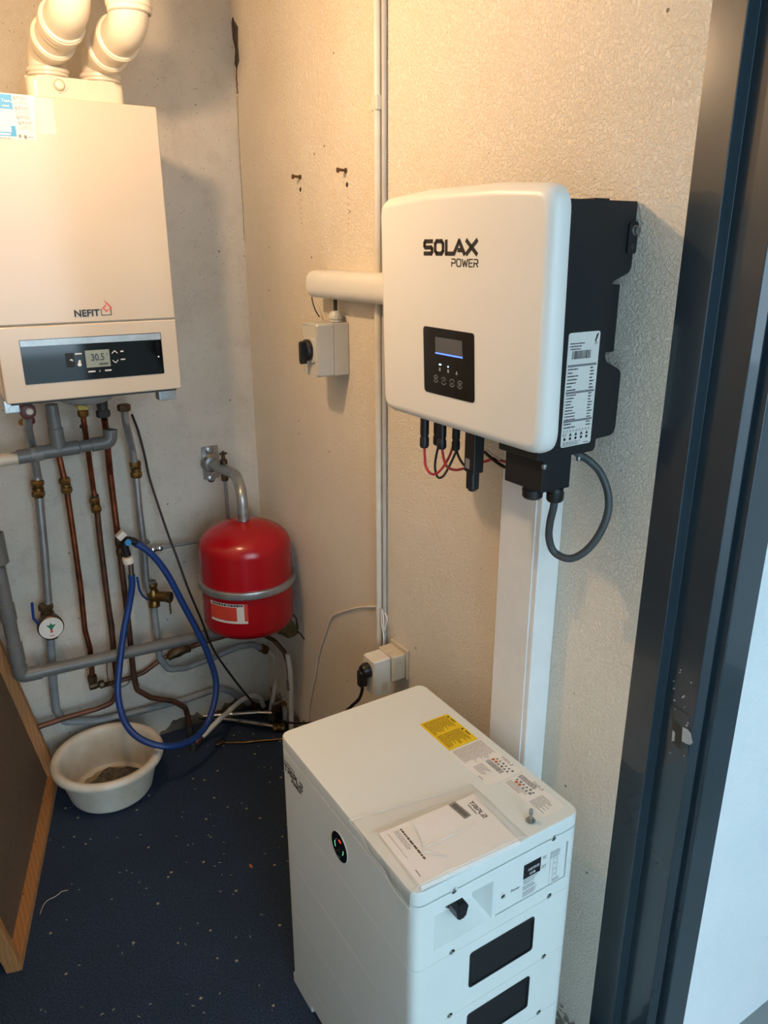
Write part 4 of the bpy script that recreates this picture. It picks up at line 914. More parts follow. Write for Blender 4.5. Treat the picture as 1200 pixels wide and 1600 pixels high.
y0, y1, z0 = -1.488, -1.403, 1.2295
jx = obj('connection_box', bx((-0.152, y0, z0), (-0.092, y1, CB), 0.0025), 'inv_black', iv)
for (px, r, x) in (((-0.13, -1.447, 1.21), 0.0165, -0.13), ((-0.112, -1.478, 1.213), 0.0135, -0.112)):
    c_ = Vector((x, px[1], z0))
    b = lathe(BM(), [(r*0.95, 0.001), (r*0.95, -0.006)], c_, Z_, 24); 
    lathe(b, [(r*0.9, -0.004), (r*1.05, -0.006), (r*1.0, -0.018), (r*0.8, -0.0215), (r*0.4, -0.0215)], c_, Z_, 12)
    obj('cable_gland', b, 'blackplastic', jx)
for q in ((-0.155, -1.494, 1.274), (-0.064, -1.475, 1.269)): obj('screw', lathe(BM(), [(0.004, -0.003), (0.0045, 0.0), (0.0045, 0.004), (0.002, 0.005)], q, Z_, 12), 'zinc', iv)
obj('lower_bracket', bx((-0.085, -1.485, CB-.012), (-0.068, -1.465, CB+.001), 0.001), 'inv_black', iv)
# cables below the inverter
def cable(name, label, pts, r, m, group=None):
    return solo(name, tube(BM(), spline(pts, 7), r, 12), m, label, 'cable', group)
DG = 'solar cables looping below the inverter'
cable('solar_cable', 'red cable hanging in the left hand loop under the inverter', [(-0.14, -1.162, 1.235), (-0.14, -1.164, 1.215), (-0.14, -1.167, 1.196), (-0.14, -1.18, 1.186), (-0.13, -1.183, 1.182), (-0.115, -1.184, 1.19), (-0.1, -1.187, 1.213), (-0.09, -1.188, 1.24)], 0.0024, 'cable_red', DG)
cable('solar_cable', 'red cable running behind the black dongle under the inverter', [(-0.14, -1.218, 1.239), (-0.14, -1.223, 1.223), (-0.14, -1.231, 1.212), (-0.13, -1.232, 1.204), (-0.12, -1.238, 1.202), (-0.105, -1.244, 1.205), (-0.1, -1.269, 1.217), (-0.1, -1.295, 1.229), (-0.1, -1.315, 1.238), (-0.1, -1.337, 1.239), (-0.11, -1.368, 1.243)], 0.0024, 'cable_red', DG)
cable('solar_cable', 'black cable in the lowest loop under the inverter', [(-0.12, -1.179, 1.234), (-0.12, -1.172, 1.21), (-0.12, -1.17, 1.189), (-0.12, -1.179, 1.174), (-0.115, -1.189, 1.177), (-0.105, -1.194, 1.196), (-0.095, -1.2, 1.224), (-0.09, -1.2, 1.243)], 0.0023, 'cable_black', DG)
cable('solar_cable', 'short black cable just left of the dongle', [(-0.12, -1.232, 1.242), (-0.12, -1.24, 1.229), (-0.12, -1.25, 1.22), (-0.11, -1.251, 1.211), (-0.1, -1.26, 1.217)], 0.0023, 'cable_black', DG)
cable('solar_cable', 'black cable with a white stripe entering the connection box', [(-0.105, -1.295, 1.246), (-0.105, -1.311, 1.24), (-0.105, -1.33, 1.235), (-0.105, -1.347, 1.232), (-0.105, -1.362, 1.232)], 0.0028, 'cable_black', DG)
cable('solar_cable', 'thin white wire beside the connection box', [(-0.1, -1.294, 1.249), (-0.1, -1.315, 1.243), (-0.1, -1.335, 1.239), (-0.1, -1.357, 1.238)], 0.0018, 'cable_white', DG)
cable('loop_cable', 'thick dark grey cable looping from the connection box to the wall', [(-0.112, -1.478, 1.215), (-0.112, -1.477, 1.198), (-0.108, -1.468, 1.17), (-0.1, -1.46, 1.139), (-0.09, -1.464, 1.113), (-0.08, -1.487, 1.107), (-0.065, -1.504, 1.12), (-0.05, -1.517, 1.149), (-0.04, -1.523, 1.187), (-0.035, -1.515, 1.219), (-0.04, -1.501, 1.248), (-0.05, -1.487, 1.265), (-0.06, -1.475, 1.274), (-0.07, -1.472, 1.281)], 0.0062, 'cable_grey')

# ---- ducts
td = thing('cable_duct', 'wide white plastic cable duct standing below the inverter', 'cable duct', (-0.02, -1.333, 0))
b = prism(BM(), F((0, 0, 0), (1, 0, 0), (0, 1, 0)), rpoly([(-0.050, -1.389), (-0.0005, -1.389), (-0.0005, -1.278), (-0.050, -1.278)], [.004, 0, 0, .012], 5), 0.0, 1.262)
obj('duct_body', b, 'duct', td)
obj('duct_lid', prism(BM(), F((0, 0, 0), (1, 0, 0), (0, 1, 0)), rpoly([(-0.0525, -1.3765), (-0.0495, -1.3765), (-0.0495, -1.286), (-0.0525, -1.286)], 0.0012), 0.002, 1.26), 'duct', td)
td = thing('cable_duct', 'short level white cable duct left of the inverter', 'cable duct', (-0.03, -0.8, 1.468))
FRt = F((0, 0, 0), (1, 0, 0), (0, 0, 1))
t = BM(); prism(t, F((0, 0, 0), (1, 0, 0), (0, 0, 1)), rpoly([(-0.063, 1.467), (-0.0005, 1.467), (-0.0005, 1.532), (-0.063, 1.532)], [.030, 0, 0, .030], 8), 0.535, 1.10, 0.006, 3)
for v in t.verts: pass
obj('duct_body', t, 'duct', td)
cable('earth_wire', 'thin black wire between level duct and switch box', [(-0.03, -0.498, 1.466), (-0.03, -0.504, 1.451), (-0.03, -0.517, 1.434), (-0.03, -0.537, 1.42)], 0.0016, 'cable_black')
# ---- conduits
vc = thing('conduit', 'upright white conduit pipe behind the left of the inverter', 'conduit', (0, -0.756, 0.572))
p0 = Vector((-0.011, -0.791, 1.132)); yv = p0.y
obj('pipe', tube(BM(), [(-0.0115, yv, 0.58), (-0.0115, yv, CEIL)], 0.0095, 16), 'conduit', vc)
p = (-0.012, -0.802, 1.866); obj('saddle', bx((-0.022, yv-.0135, p[2]-.014), (-0.0005, yv+.0115, p[2]+.014), 0.003), 'conduit', vc)
solo('conduit', tube(BM(), [(-0.0065, yv-.0175, 0.60), (-0.0065, yv-.0175, CEIL)], 0.0056, 12), 'conduit_grey', 'thinner pale grey conduit touching the white one on its right', 'conduit')

# ---- switch box
NS = (0, -0.633, 1.285)[1]
fx = (-0.077, -0.64, 1.411)
sb = thing('isolator_switch', 'grey wall switch box with black rotary knob', 'switch', (-0.04, NS+.05, 1.285))
P = [(0, -0.638, 1.413), (0, -0.633, 1.285)]
zt_, zb_ = P[0][2]-.001, P[1][2]
ns = (P[0][1]+P[1][1])/2; W_ = 0.078
dx = -abs(Vector((-0.072, -0.63, 1.406))[0])
D_ = 0.088
b = bx((-0.043, ns, zb_), (-0.0005, ns+W_, zt_), 0.003, 2); obj('base', b, 'switchgrey', sb)
b = prism(BM(), F((-0.043, 0, 0), (0, -1, 0), (0, 0, 1)), rpoly([(-ns-W_, zb_), (-ns, zb_), (-ns, zt_), (-ns-W_, zt_)], 0.006), 0.0008, D_-.043, 0.007, 3)
obj('cover', b, 'switchgrey', sb)
FSw = F((-D_, 0, 0), (0, -1, 0), (0, 0, 1)); ca, cb_ = -ns-W_*0.5, (zt_+zb_)/2-.001
pl = obj('rotor_plate', prism(BM(), FSw, rrect(0.052, 0.056, 0.004, ca, cb_), -0.001, 0.005, 0.001, 1), 'switchgrey', sb)
kb = obj('knob', lathe(BM(), [(0.026, 0), (0.026, 0.008), (0.0235, 0.012), (0.021, 0.012)], FSw.p(ca, cb_, 0.005), FSw.n, 28), 'blackplastic', sb)
obj('knob_grip', prism(BM(), FSw, rrect(0.013, 0.055, 0.005, ca, cb_-.005), 0.013, 0.028, 0.003, 2), 'blackplastic', kb)
b = BM()
for q in ((-0.685, -0.63, 1.992),): pass
for z in (zt_-.017, zb_+.015): ring(b, FB(0, 0, ns), -0.021, z, 0.0068, 0.0078, -0.0005, 0.0006, 20)
obj('knockout', b, 'switchgrey', sb)
gp = Vector((-0.026, ns+0.020, zt_))
b = hexnut(BM(), gp+Vector((0, 0, 0.004)), Z_, 0.0150, 0.007, 8); lathe(b, [(0.013, 0.006), (0.017, 0.009), (0.017, 0.017), (0.012, 0.026), (0.006, 0.028)], gp, Z_, 10)
obj('cable_gland', b, 'switchgrey', sb)
obj('gland_cable', tube(BM(), [gp+Vector((0, 0, 0.02)), (gp.x, gp.y, 1.469)], 0.0045, 12), 'cable_black', sb)
b = BM()
for dy in (0.02, 0.055): lathe(b, [(0.004, 0.001), (0.004, -0.003), (0.002, -0.004)], (-0.022, ns+dy, zb_), Z_, 10)
obj('bottom_stud', b, 'switchgrey', sb)

# ---- two screws in the wall
for nm, (u), lab in ((0, (0, -0.398, 1.754), 'left of the two brown screws standing out of the bare wall'), (1, (0, -0.634, 1.751), 'right of the two brown screws, nearer the conduit')):
    q = Vector(u); b = tube(BM(), [q+Vector((0.004, 0, 0)), q+Vector((-0.019, 0, 0.001))], 0.0032, 10)
    lathe(b, [(0.003, 0.018), (0.0058, 0.021), (0.0058, 0.0235), (0.003, 0.0245)], q, -X_, 14); lathe(b, [(0.0058, 0.001), (0.0058, 0.003)], q, -X_, 10)
    solo('wall_screw', b, 'rust', lab, 'screw', 'screws in the bare wall')

# ---- socket, adapter, plug
sy = Vector((-0.004, -0.912, 0.599)).y; szt = Vector((-0.004, -0.909, 0.635))[2]; szb = szt - 0.072
sk = thing('wall_socket', 'old yellowed surface mounted wall socket below the conduits', 'socket', (-0.02, sy+.035, szb))
obj('back_plate', bx((-0.008, sy-.002, szb-.004), (-0.0005, sy+.076, szt+.006), 0.002), 'cream', sk)
obj('socket_body', bx((-0.047, sy+.002, szb), (-0.008, sy+.070, szt-.002), 0.004, 3), 'cream', sk)
ax0, ax1 = -0.094, -0.0475
apt = (-0.043, -0.83, 0.583)
adp = thing('plug_adapter', 'white block shaped plug adapter pushed into the wall socket', 'adapter', (-0.07, sy+.035, szb-.03))
b = bx((ax0, sy+.008, szb-.03), (ax1, sy+.062, szt-.004), 0.004, 3); obj('block', b, 'whiteplastic', adp)
obj('face_plate', bx((ax0-.003, sy+.010, szb-.028), (ax0+.001, sy+.060, szt-.006), 0.0015), 'whiteplastic', adp)
obj('side_label', bx((ax0+.02, sy+.0074, szb-.02), (ax0+.036, sy+.009, szb+.004)), 'cream', adp)
pg = thing('mains_plug', 'black angled plug in the white adapter, its cable going down', 'plug', (ax0-.02, sy+.035, szb))
py, pz = sy+.035, (szt+szb)/2-.006
b = lathe(BM(), [(0.019, 0.0032), (0.019, 0.014), (0.015, 0.022), (0.009, 0.024)], (ax0, py, pz+.006), -X_, 20)
box(b, (ax0-.032, py-.0105, pz-.034), (ax0-.010, py+.0105, pz+.010), 0.005, 3)
obj('plug_body', b, 'blackplastic', pg)
q = Vector((ax0-.021, py, pz-.03))
obj('plug_cable', tube(BM(), spline([q, q+Vector((0, 0.002, -0.02)), q+Vector((-0.006, 0.008, -0.045)), q+Vector((-0.016, 0.03, -0.075)), q+Vector((-0.02, 0.05, -0.11)), q+Vector((-0.01, 0.04, -0.2))], 6), 0.0042, 10), 'cable_black', pg)
cable('white_cable', 'thin white cable drooping down the wall from the conduit', [(-0.004, -0.763, 0.699), (-0.004, -0.676, 0.661), (-0.004, -0.6, 0.619), (-0.004, -0.527, 0.574), (-0.004, -0.497, 0.542), (-0.004, -0.475, 0.5), (-0.004, -0.442, 0.442), (-0.004, -0.408, 0.37), (-0.004, -0.396, 0.318), (-0.004, -0.368, 0.245), (-0.004, -0.34, 0.169), (-0.004, -0.325, 0.092)], 0.0026, 'cable_white')
cable('white_cable', 'small loop of white cable tied up above the socket', [(-0.018, -0.823, 0.609), (-0.018, -0.822, 0.642), (-0.018, -0.813, 0.675), (-0.018, -0.811, 0.709), (-0.018, -0.816, 0.716), (-0.018, -0.82, 0.696), (-0.018, -0.823, 0.661), (-0.018, -0.831, 0.677), (-0.018, -0.839, 0.699), (-0.018, -0.831, 0.71), (-0.018, -0.827, 0.711)], 0.0017, 'cable_white')

# ================================================================== BATTERY STACK
x0, x1, y0, y1, bt = -0.430, -0.0835, -1.568, -1.087, 0.667
bat = thing('battery_stack', 'white stacked home battery tower standing below the inverter', 'battery', ((x0+x1)/2, (y0+y1)/2, 0))
FZ = F((0, 0, 0), (1, 0, 0), (0, 1, 0))
def plan(i=0.0, r=0.022): return rpoly([(x0+i, y0+i), (x1-i, y0+i), (x1-i, y1-i), (x0+i, y1-i)], r, 7)
def layer(nm, za, zb, bev=0.0007):
    t = BM(); prism(t, FZ, plan(), za+.0002, zb-.0002)
    es = [e for e in t.edges if abs(e.verts[0].co.z-e.verts[1].co.z) < 1e-6]
    bmesh.ops.bevel(t, geom=es, offset=bev, segments=2, profile=0.5, affect='EDGES')
    return obj(nm, t, 'bat_white', bat)
FBt = FB(0, 0, y0); FLt = FI(0, 0, x0); FTt = FT(0, 0, bt)
def ff(P): return (P[0], P[2])
def ft(P): return (-P[1], P[0])
lid = layer('lid', 0.638, bt, 0.004)
ctl = layer('control_unit', 0.5085, 0.638)
mods = [layer('battery_module', a, b_) for a, b_ in ((0.3684, 0.5085), (0.2297, 0.3684), (0.091, 0.2297))]
basep = layer('base', 0.028, 0.091)
for cx, cy in ((x0, y0), (x1, y0), (x0, y1), (x1, y1)):
    sx, sy_ = (1 if cx == x0 else -1), (1 if cy == y0 else -1)
    obj('foot', bx((cx+sx*.001, cy+sy_*.001, 0.0), (cx+sx*.05, cy+sy_*.095, 0.0285), 0.004, 2), 'bat_white', bat)
obj('plinth', bx((x0+.012, y0+.012, 0.001), (x1-.012, y1-.012, 0.029)), 'rubber', bat)
# recess with the rotary switch
r4 = [ff(p) for p in [(-0.392, -1.568, 0.529), (-0.273, -1.568, 0.536), (-0.272, -1.568, 0.615), (-0.394, -1.568, 0.617)]]
ra, rb, rc_, rd = r4
xa, xb = ra[0], rb[0]; za_, zb2 = (ra[1]+rb[1])/2, (rc_[1]+rd[1])/2
print('recess', r4)
t = BM(); dpt = 0.034
fr0 = [(xa, za_), (xb, za_), (xb, zb2), (xa, zb2)]; bk = [(xa+.001, za_+.030), (xb-.017, za_+.030), (xb-.017, zb2-.001), (xa+.001, zb2-.001)]
A_ = [t.verts.new(FBt.p(a, c, 0.004)) for a, c in fr0]; B__ = [t.verts.new(FBt.p(a, c, -dpt)) for a, c in bk]
t.faces.new(A_); t.faces.new(B__[::-1])
for i in range(4): t.faces.new((A_[i], A_[(i+1) % 4], B__[(i+1) % 4], B__[i]))
cut(ctl, t)
kc = ((xa+xb)/2-.002, (za_+zb2)/2+.010)
sw = obj('rotary_switch', lathe(BM(), [(0.016, 0), (0.016, 0.006), (0.013, 0.010)], FBt.p(kc[0], kc[1], -dpt), -Y_, 24), 'blackplastic', bat)
obj('grip', prism(BM(), FBt.shift(kc[0], kc[1]), rpoly([(-0.007, 0.0145), (0.007, 0.0145), (0.0125, 0.004), (0.0075, -0.017), (-0.0075, -0.017), (-0.0125, 0.004)], 0.003), -dpt+.009, -0.003, 0.004, 2), 'blackplastic', sw)
# plate with the button and notices
c4 = [ff(p) for p in [(-0.27, -1.568, 0.537), (-0.108, -1.568, 0.536), (-0.109, -1.568, 0.616), (-0.27, -1.568, 0.614)]]
print('plate', c4)
px0, px1 = c4[0][0]+.003, c4[1][0]; pz0, pz1 = (c4[0][1]+c4[1][1])/2, (c4[2][1]+c4[3][1])/2
t = BM(); prism(t, FBt, rrect(px1-px0, pz1-pz0, 0.002, (px0+px1)/2, (pz0+pz1)/2), -0.005, 0.003); cut(ctl, t)
npl = obj('notice_plate', prism(BM(), FBt, rrect(px1-px0-.003, pz1-pz0-.002, 0.002, (px0+px1)/2-.001, (pz0+pz1)/2), -0.006, -0.0018, 0.0004, 1), 'bat_white', bat)
pw, ph = px1-px0, pz1-pz0
def np_(a, b_): return px0+a*pw, pz0+b_*ph
a_, c_ = np_(0.10, 0.42)
obj('push_button', lathe(BM(), [(0.0062, 0), (0.0068, 0.001), (0.0045, 0.0015), (0.004, -0.001)], FBt.p(a_, c_, -0.0018), -Y_, 20), 'bat_white', npl)
obj('button_hole', lathe(BM(), [(0.0026, 0), (0.0026, 0.0004)], FBt.p(a_-.0008, c_, -0.0016), -Y_, 14), 'rubber', npl)
b = BM(); p_ = np_(0.375, 0.56); q_ = np_(0.615, 0.94); quad(b, FBt, p_[0], p_[1], q_[0], q_[1], -0.0013)
obj('notice_field', b, 'inv_black', npl, smooth=0)
b = text(BM(), 'NOTICE', FB((p_[0]+q_[0])/2+.003, p_[1]+.0135, y0), 0.0068, -0.0012, 'CENTER', bold=0.0001); text(b, 'HVB', FB((p_[0]+q_[0])/2+.001, p_[1]+.004, y0), 0.0068, -0.0012, 'CENTER', bold=0.0001)
obj('notice_lettering', b, 'white_ink', npl, smooth=0)
s0 = np_(0.205, 0.42)
b = text(BM(), 'Power', FB(s0[0], s0[1]-.002, y0), 0.0075, -0.0016, shear=0.25)
def ln2(a0, b0_, a1, b1_, n, s, fill=0.4, rag=0.3): lines(b, FBt, *np_(a0, b0_), *np_(a1, b1_), n, -0.0014, fill, rag, s)
ln2(0.38, 0.40, 0.60, 0.54, 3, 1); ln2(0.38, 0.25, 0.60, 0.37, 2, 2); ln2(0.38, 0.06, 0.60, 0.22, 4, 3); ln2(0.64, 0.82, 0.70, 0.92, 2, 4); ln2(0.63, 0.58, 0.72, 0.68, 2, 5); ln2(0.76, 0.72, 0.92, 0.92, 4, 6); ln2(0.80, 0.04, 0.92, 0.12, 2, 8)
for k in range(4):
    a_, c_ = np_(0.835, 0.62-0.15*k)
    for q in ((a_-.005, c_-.005, a_+.005, c_-.0045), (a_-.005, c_+.0045, a_+.005, c_+.005), (a_-.005, c_-.005, a_-.0045, c_+.005), (a_+.0045, c_-.005, a_+.005, c_+.005)): flat(b, FBt, *q, -0.0014)
a_, c_ = np_(0.345, 0.0); flat(b, FBt, *np_(0.755, 0.04), *np_(0.758, 0.94), -0.0014)
obj('notice_print', b, 'grey_ink', npl, smooth=0)
# black carrying handles
for k, m_ in enumerate(mods):
    za3 = (0.3684, 0.2297, 0.091)[k]
    h4 = [ff(p) for p in [(-0.318, -1.568, 0.383), (-0.176, -1.568, 0.38), (-0.175, -1.568, 0.463), (-0.317, -1.568, 0.464)]]
    hx0, hx1 = (h4[0][0]+h4[3][0])/2, (h4[1][0]+h4[2][0])/2; hz0, hz1 = za3 + 0.041, za3 + 0.041 + 0.077
    if k == 0: print('handle', h4)
    t = BM(); prism(t, FBt, rrect(hx1-hx0-.004, hz1-hz0-.004, 0.005, (hx0+hx1)/2, (hz0+hz1)/2), -0.045, 0.004); cut(m_, t)
    t = BM(); n_ = 5; fo = rrect(hx1-hx0, hz1-hz0, 0.007, (hx0+hx1)/2, (hz0+hz1)/2, n_); fi = rrect(hx1-hx0-.008, hz1-hz0-.008, 0.005, (hx0+hx1)/2, (hz0+hz1)/2, n_); fb = rrect(hx1-hx0-.022, hz1-hz0-.020, 0.005, (hx0+hx1)/2, (hz0+hz1)/2+.003, n_)
    rings = [[t.verts.new(FBt.p(a, c, d)) for a, c in pts] for pts, d in ((fo, 0.0002), (fo, 0.0016), (fi, 0.0020), (fb, -0.038))]
    for i in range(3):
        for j in range(len(fo)): t.faces.new((rings[i][j], rings[i][(j+1) % len(fo)], rings[i+1][(j+1) % len(fo)], rings[i+1][j]))
    t.faces.new(rings[3]); t.faces.new(rings[0][::-1])
    hd = obj('handle', t, 'blackplastic', m_)
    xr_ = hx1-.030
    hb = prism(BM(), F((xr_, 0, 0), (0, -1, 0), (0, 0, 1)), [(-y0-.036, hz0+.012), (-y0-.006, hz0+.012), (-y0-.036, hz1-.030)], -0.0012, 0.0012)
    prism(hb, F((hx0+.030, 0, 0), (0, -1, 0), (0, 0, 1)), [(-y0-.036, hz0+.012), (-y0-.006, hz0+.012), (-y0-.036, hz1-.030)], -0.0012, 0.0012)
    obj('handle_rib', hb, 'blackplastic', m_)
# seam screws on the near face
for zz in (0.638, 0.5085, 0.3684, 0.2297, 0.091):
    par = {0.638: lid, 0.5085: ctl, 0.3684: mods[0], 0.2297: mods[1], 0.091: mods[2]}[zz]
    for xx in ((-0.355, -1.568, 0.636)[0], (-0.144, -1.568, 0.514)[0]):
        b = lathe(BM(), [(0.0072, 0), (0.0072, 0.0006), (0.0058, 0.0008), (0.0055, -0.0005)], FBt.p(xx, zz+(0.004 if zz < .6 else 0.001), 0.0), -Y_, 20)
        sc_ = obj('screw_pocket', b, 'bat_white', par)
        b = lathe(BM(), [(0.0032, 0), (0.0032, 0.0008), (0.0026, 0.0012), (0.0014, 0.0012), (0.0014, 0.0005)], FBt.p(xx-.0006, zz+(0.004 if zz < .6 else 0.001), 0.0), -Y_, 14)
        obj('screw', b, 'zinc', par)
# round indicator on the left face
d0, d1 = (-0.43, -1.311, 0.603), (-0.43, -1.354, 0.547)
ic = Vector((-0.43, -1.333, 0.576)); ir = 0.0285
print('disc', d0, d1, ic)
FIc = F((x0, ic.y, ic.z), (0, -1, 0), (0, 0, 1))
ind = obj('indicator', lathe(BM(), [(ir, 0), (ir, 0.0008), (ir-.001, 0.0012)], FIc.o, FIc.n, 40), 'blackglass', ctl)
obj('indicator_rim', lathe(BM(), [(ir+.0022, 0), (ir+.0022, 0.0007), (ir, 0.0009)], FIc.o, FIc.n, 40, caps=False), 'bat_white', ctl)
def arcp(bm, f, r0, r1, t0, t1, n, c0, c1):
    for k in range(n):
        a, c = (math.radians(t0+(t1-t0)*(k+d)/n) for d in (0, 1))
        prism(bm, f, [(r0*math.cos(a), r0*math.sin(a)), (r1*math.cos(a), r1*math.sin(a)), (r1*math.cos(c), r1*math.sin(c)), (r0*math.cos(c), r0*math.sin(c))], c0, c1)
b = BM(); arcp(b, FIc, 0.0145, 0.016, 62, 92, 6, 0.0008, 0.0015); obj('red_light', b, 'led_red', ctl, smooth=0)
b = BM(); arcp(b, FIc, 0.0145, 0.016, 165, 212, 6, 0.0008, 0.0015); arcp(b, FIc, 0.0145, 0.016, -32, 8, 6, 0.0008, 0.0015); obj('green_light', b, 'led_green', ctl, smooth=0)
b = BM(); lines(b, FIc, -0.004, -0.0225, 0.004, -0.0205, 1, 0.0015, 0.8, 0, 2); arcp(b, FIc, 0.0145, 0.0152, 115, 150, 5, 0.0008, 0.0015); obj('indicator_print', b, 'greyplastic', ctl, smooth=0)
# TRIPLE POWER lettering
def triple(bm, f, a, c, s, t=0.16):
    x = a
    for ch, wd in (('T', .8), ('R', .8), ('I', .12), ('P', .8), ('L', .7), ('Z', .8)):
        glyph(bm, f, G[ch], x, c, wd*s, s, t*s); x += (wd+.34)*s
    return x
q0 = FLt.loc((-0.43, -1.105, 0.602))
b = BM(); xe = triple(b, FLt, q0[0]+.001, q0[1]-.009, 0.0140, 0.2)
xx = xe-0.054
for ch, wd in (('P', .8), ('O', .9), ('W', 1.1), ('E', .75), ('R', .8)):
    glyph(b, FLt, G[ch], xx, q0[1]-.021, wd*.007, 0.0075, 0.0013); xx += (wd+.4)*.007
lines(b, FLt, q0[0]+.002, q0[1]+.011, q0[0]+.050, q0[1]+.0145, 1, 0.0004, 0.8, 0.1, 3)
obj('lettering', b, 'black_ink', ctl, smooth=0)
# labels on the lid: a = -y, b = x
yl = [ft(p) for p in [(-0.177, -1.213, 0.667), (-0.107, -1.207, 0.667), (-0.105, -1.314, 0.667), (-0.176, -1.313, 0.667)]]
print('yellow', yl)
ya0, ya1 = yl[0][0], yl[2][0]; yb0, yb1 = (yl[0][1]+yl[3][1])/2, (yl[1][1]+yl[2][1])/2
ylw = obj('yellow_label', prism(BM(), FTt, rrect(ya1-ya0, yb1-yb0, 0.003, (ya0+ya1)/2, (yb0+yb1)/2), 0.0, 0.0005), 'yellow_label', lid)
ym = (ya0+ya1)/2; b = BM()
for s_, (u0, u1) in enumerate(((ya0+.004, ym-.002), (ym+.002, ya1-.004))):
    lines(b, FTt, u0, yb0+.004, u1, yb1-.010, 15, 0.0007, 0.45, 0.35, s_+3)
    prism(b, FTt, [(u0+.002, yb1-.008), (u0+.010, yb1-.008), (u0+.006, yb1-.002)], 0.0004, 0.0007); lines(b, FTt, u0+.014, yb1-.007, u0+.030, yb1-.003, 1, 0.0007, 0.8, 0, 7)
obj('label_print', b, 'brass_dark', ylw, smooth=0)
w1 = [ft(p) for p in [(-0.202, -1.321, 0.667), (-0.113, -1.321, 0.667), (-0.11, -1.478, 0.667), (-0.2, -1.451, 0.667)]]
print('white', w1)
def sym(bm, a, c, k, s=0.0032):
    if k % 3 == 0: prism(bm, FTt, circ(s, 10, a, c), 0.0004, 0.0008)
    else: prism(bm, FTt, [(a-s, c-s), (a+s, c-s), (a, c+s)], 0.0004, 0.0008)
# first white label: text block, barcode, symbols
wa0 = ya1+.003
L1 = (wa0, yb0-.004, wa0+.118, yb1+.006)
wl = obj('white_label', prism(BM(), FTt, [(L1[0], L1[1]), (L1[2], L1[1]), (L1[2], L1[3]), (L1[0], L1[3])], 0.0, 0.0004), 'label_lid', lid)
b = BM(); u, v = L1[0], L1[1]; hh = L1[3]-L1[1]
lines(b, FTt, u+.003, v+.006, u+.055, v+hh-.004, 22, 0.0006, 0.4, 0.25, 11)
lines(b, FTt, u+.060, v+.012, u+.098, v+hh*0.42, 7, 0.0006, 0.4, 0.5, 12); bars(b, FTt, u+.058, v+hh*0.52, u+.102, v+hh*0.66, 0.0006, 4)
lines(b, FTt, u+.085, v+.003, u+.100, v+.007, 2, 0.0006, 0.5, 0.1, 15)
triple(b, FTt, u+.066, v+hh-.006, 0.0052); 
for k in range(6): sym(b, u+.066+.0085*k, v+hh-.014, k+1, 0.0026)
for k in range(2, 6): sym(b, u+.062+.0085*k, v+hh-.022, k, 0.003)
obj('label_print', b, 'grey_ink', wl, smooth=0)
b = BM()
for k in range(2): prism(b, FTt, circ(0.0034, 10, u+.063+.0085*k, v+hh-.022), 0.0004, 0.0009)
obj('orange_print', b, 'orange_ink', wl, smooth=0)
L2 = (L1[2]+.003, L1[1]+.030, L1[2]+.112, L1[3])
wl2 = obj('white_label', prism(BM(), FTt, [(L2[0], L2[1]), (L2[2], L2[1]), (L2[2], L2[3]), (L2[0], L2[3])], 0.0, 0.0004), 'label_lid', lid)
b = BM(); u, v = L2[0], L2[1]; hh = L2[3]-L2[1]
lines(b, FTt, u+.004, v+.004, u+.052, v+hh*0.36, 5, 0.0006, 0.4, 0.3, 21); lines(b, FTt, u+.004, v+hh*0.68, u+.056, v+hh*0.9, 4, 0.0006, 0.7, 0.2, 22)
triple(b, FTt, u+.03, v+hh-.005, 0.0046); lines(b, FTt, u+.065, v+.006, u+.104, v+hh-.012, 9, 0.0006, 0.4, 0.5, 23)
for k in range(3, 6): sym(b, u+.008+.0085*k, v+hh*0.44, k+1, 0.0032)
for k in range(6): sym(b, u+.010+.0085*k, v+hh*0.58, k+2, 0.0028)
obj('label_print', b, 'grey_ink', wl2, smooth=0)
b = BM()
for k in (1, 2): prism(b, FTt, circ(0.0035, 10, u+.006+.0085*k, v+hh*0.44), 0.0004, 0.0009)
obj('orange_print', b, 'orange_ink', wl2, smooth=0)

# ---- manual in its clear bag, bolt
mp = [Vector(p) for p in [(-0.405, -1.437, 0.674), (-0.223, -1.434, 0.674), (-0.219, -1.568, 0.674), (-0.42, -1.569, 0.674)]]
print('manual', mp)
ub = ((mp[2]-mp[1])+(mp[3]-mp[0])).normalized(); vb = Z_.cross(ub)
mc = sum(mp, Vector())/4
Lm = ((mp[2]-mp[1]).length+(mp[3]-mp[0]).length)/2; Wm = ((mp[1]-mp[0]).length+(mp[2]-mp[3]).length)/2
FM = F((mc.x, mc.y, bt+.0012), ub, vb)
mn = thing('paper_manual', 'white paper manual lying in clear bag on the battery', 'manual', (mc.x, mc.y, bt+.001))
b = BM()
for k in range(4): prism(b, FM, [(-Lm/2+.0012*k-.001, -Wm/2), (Lm/2-.001*k, -Wm/2+.0006*k), (Lm/2-.001*k, Wm/2-.0006*k), (-Lm/2+.0012*k-.001, Wm/2)], 0.0012*k, 0.0012*k+.0010)
obj('pages', b, 'paper', mn, smooth=0)
b = BM(); c_ = 0.0051
triple(b, FM.shift(-Lm/2+.016, Wm/2-.020, c_-.0004), 0, 0, 0.0075, 0.17)
lines(b, FM, -Lm/2+.02, Wm/2-.026, -Lm/2+.045, Wm/2-.023, 1, c_, 0.7, 0, 3)
lines(b, FM, -Lm/2+.012, -Wm/2+.034, Lm/2-.045, -Wm/2+.038, 1, c_, 0.9, 0.05, 4)
obj('title_print', b, 'black_ink', mn, smooth=0)
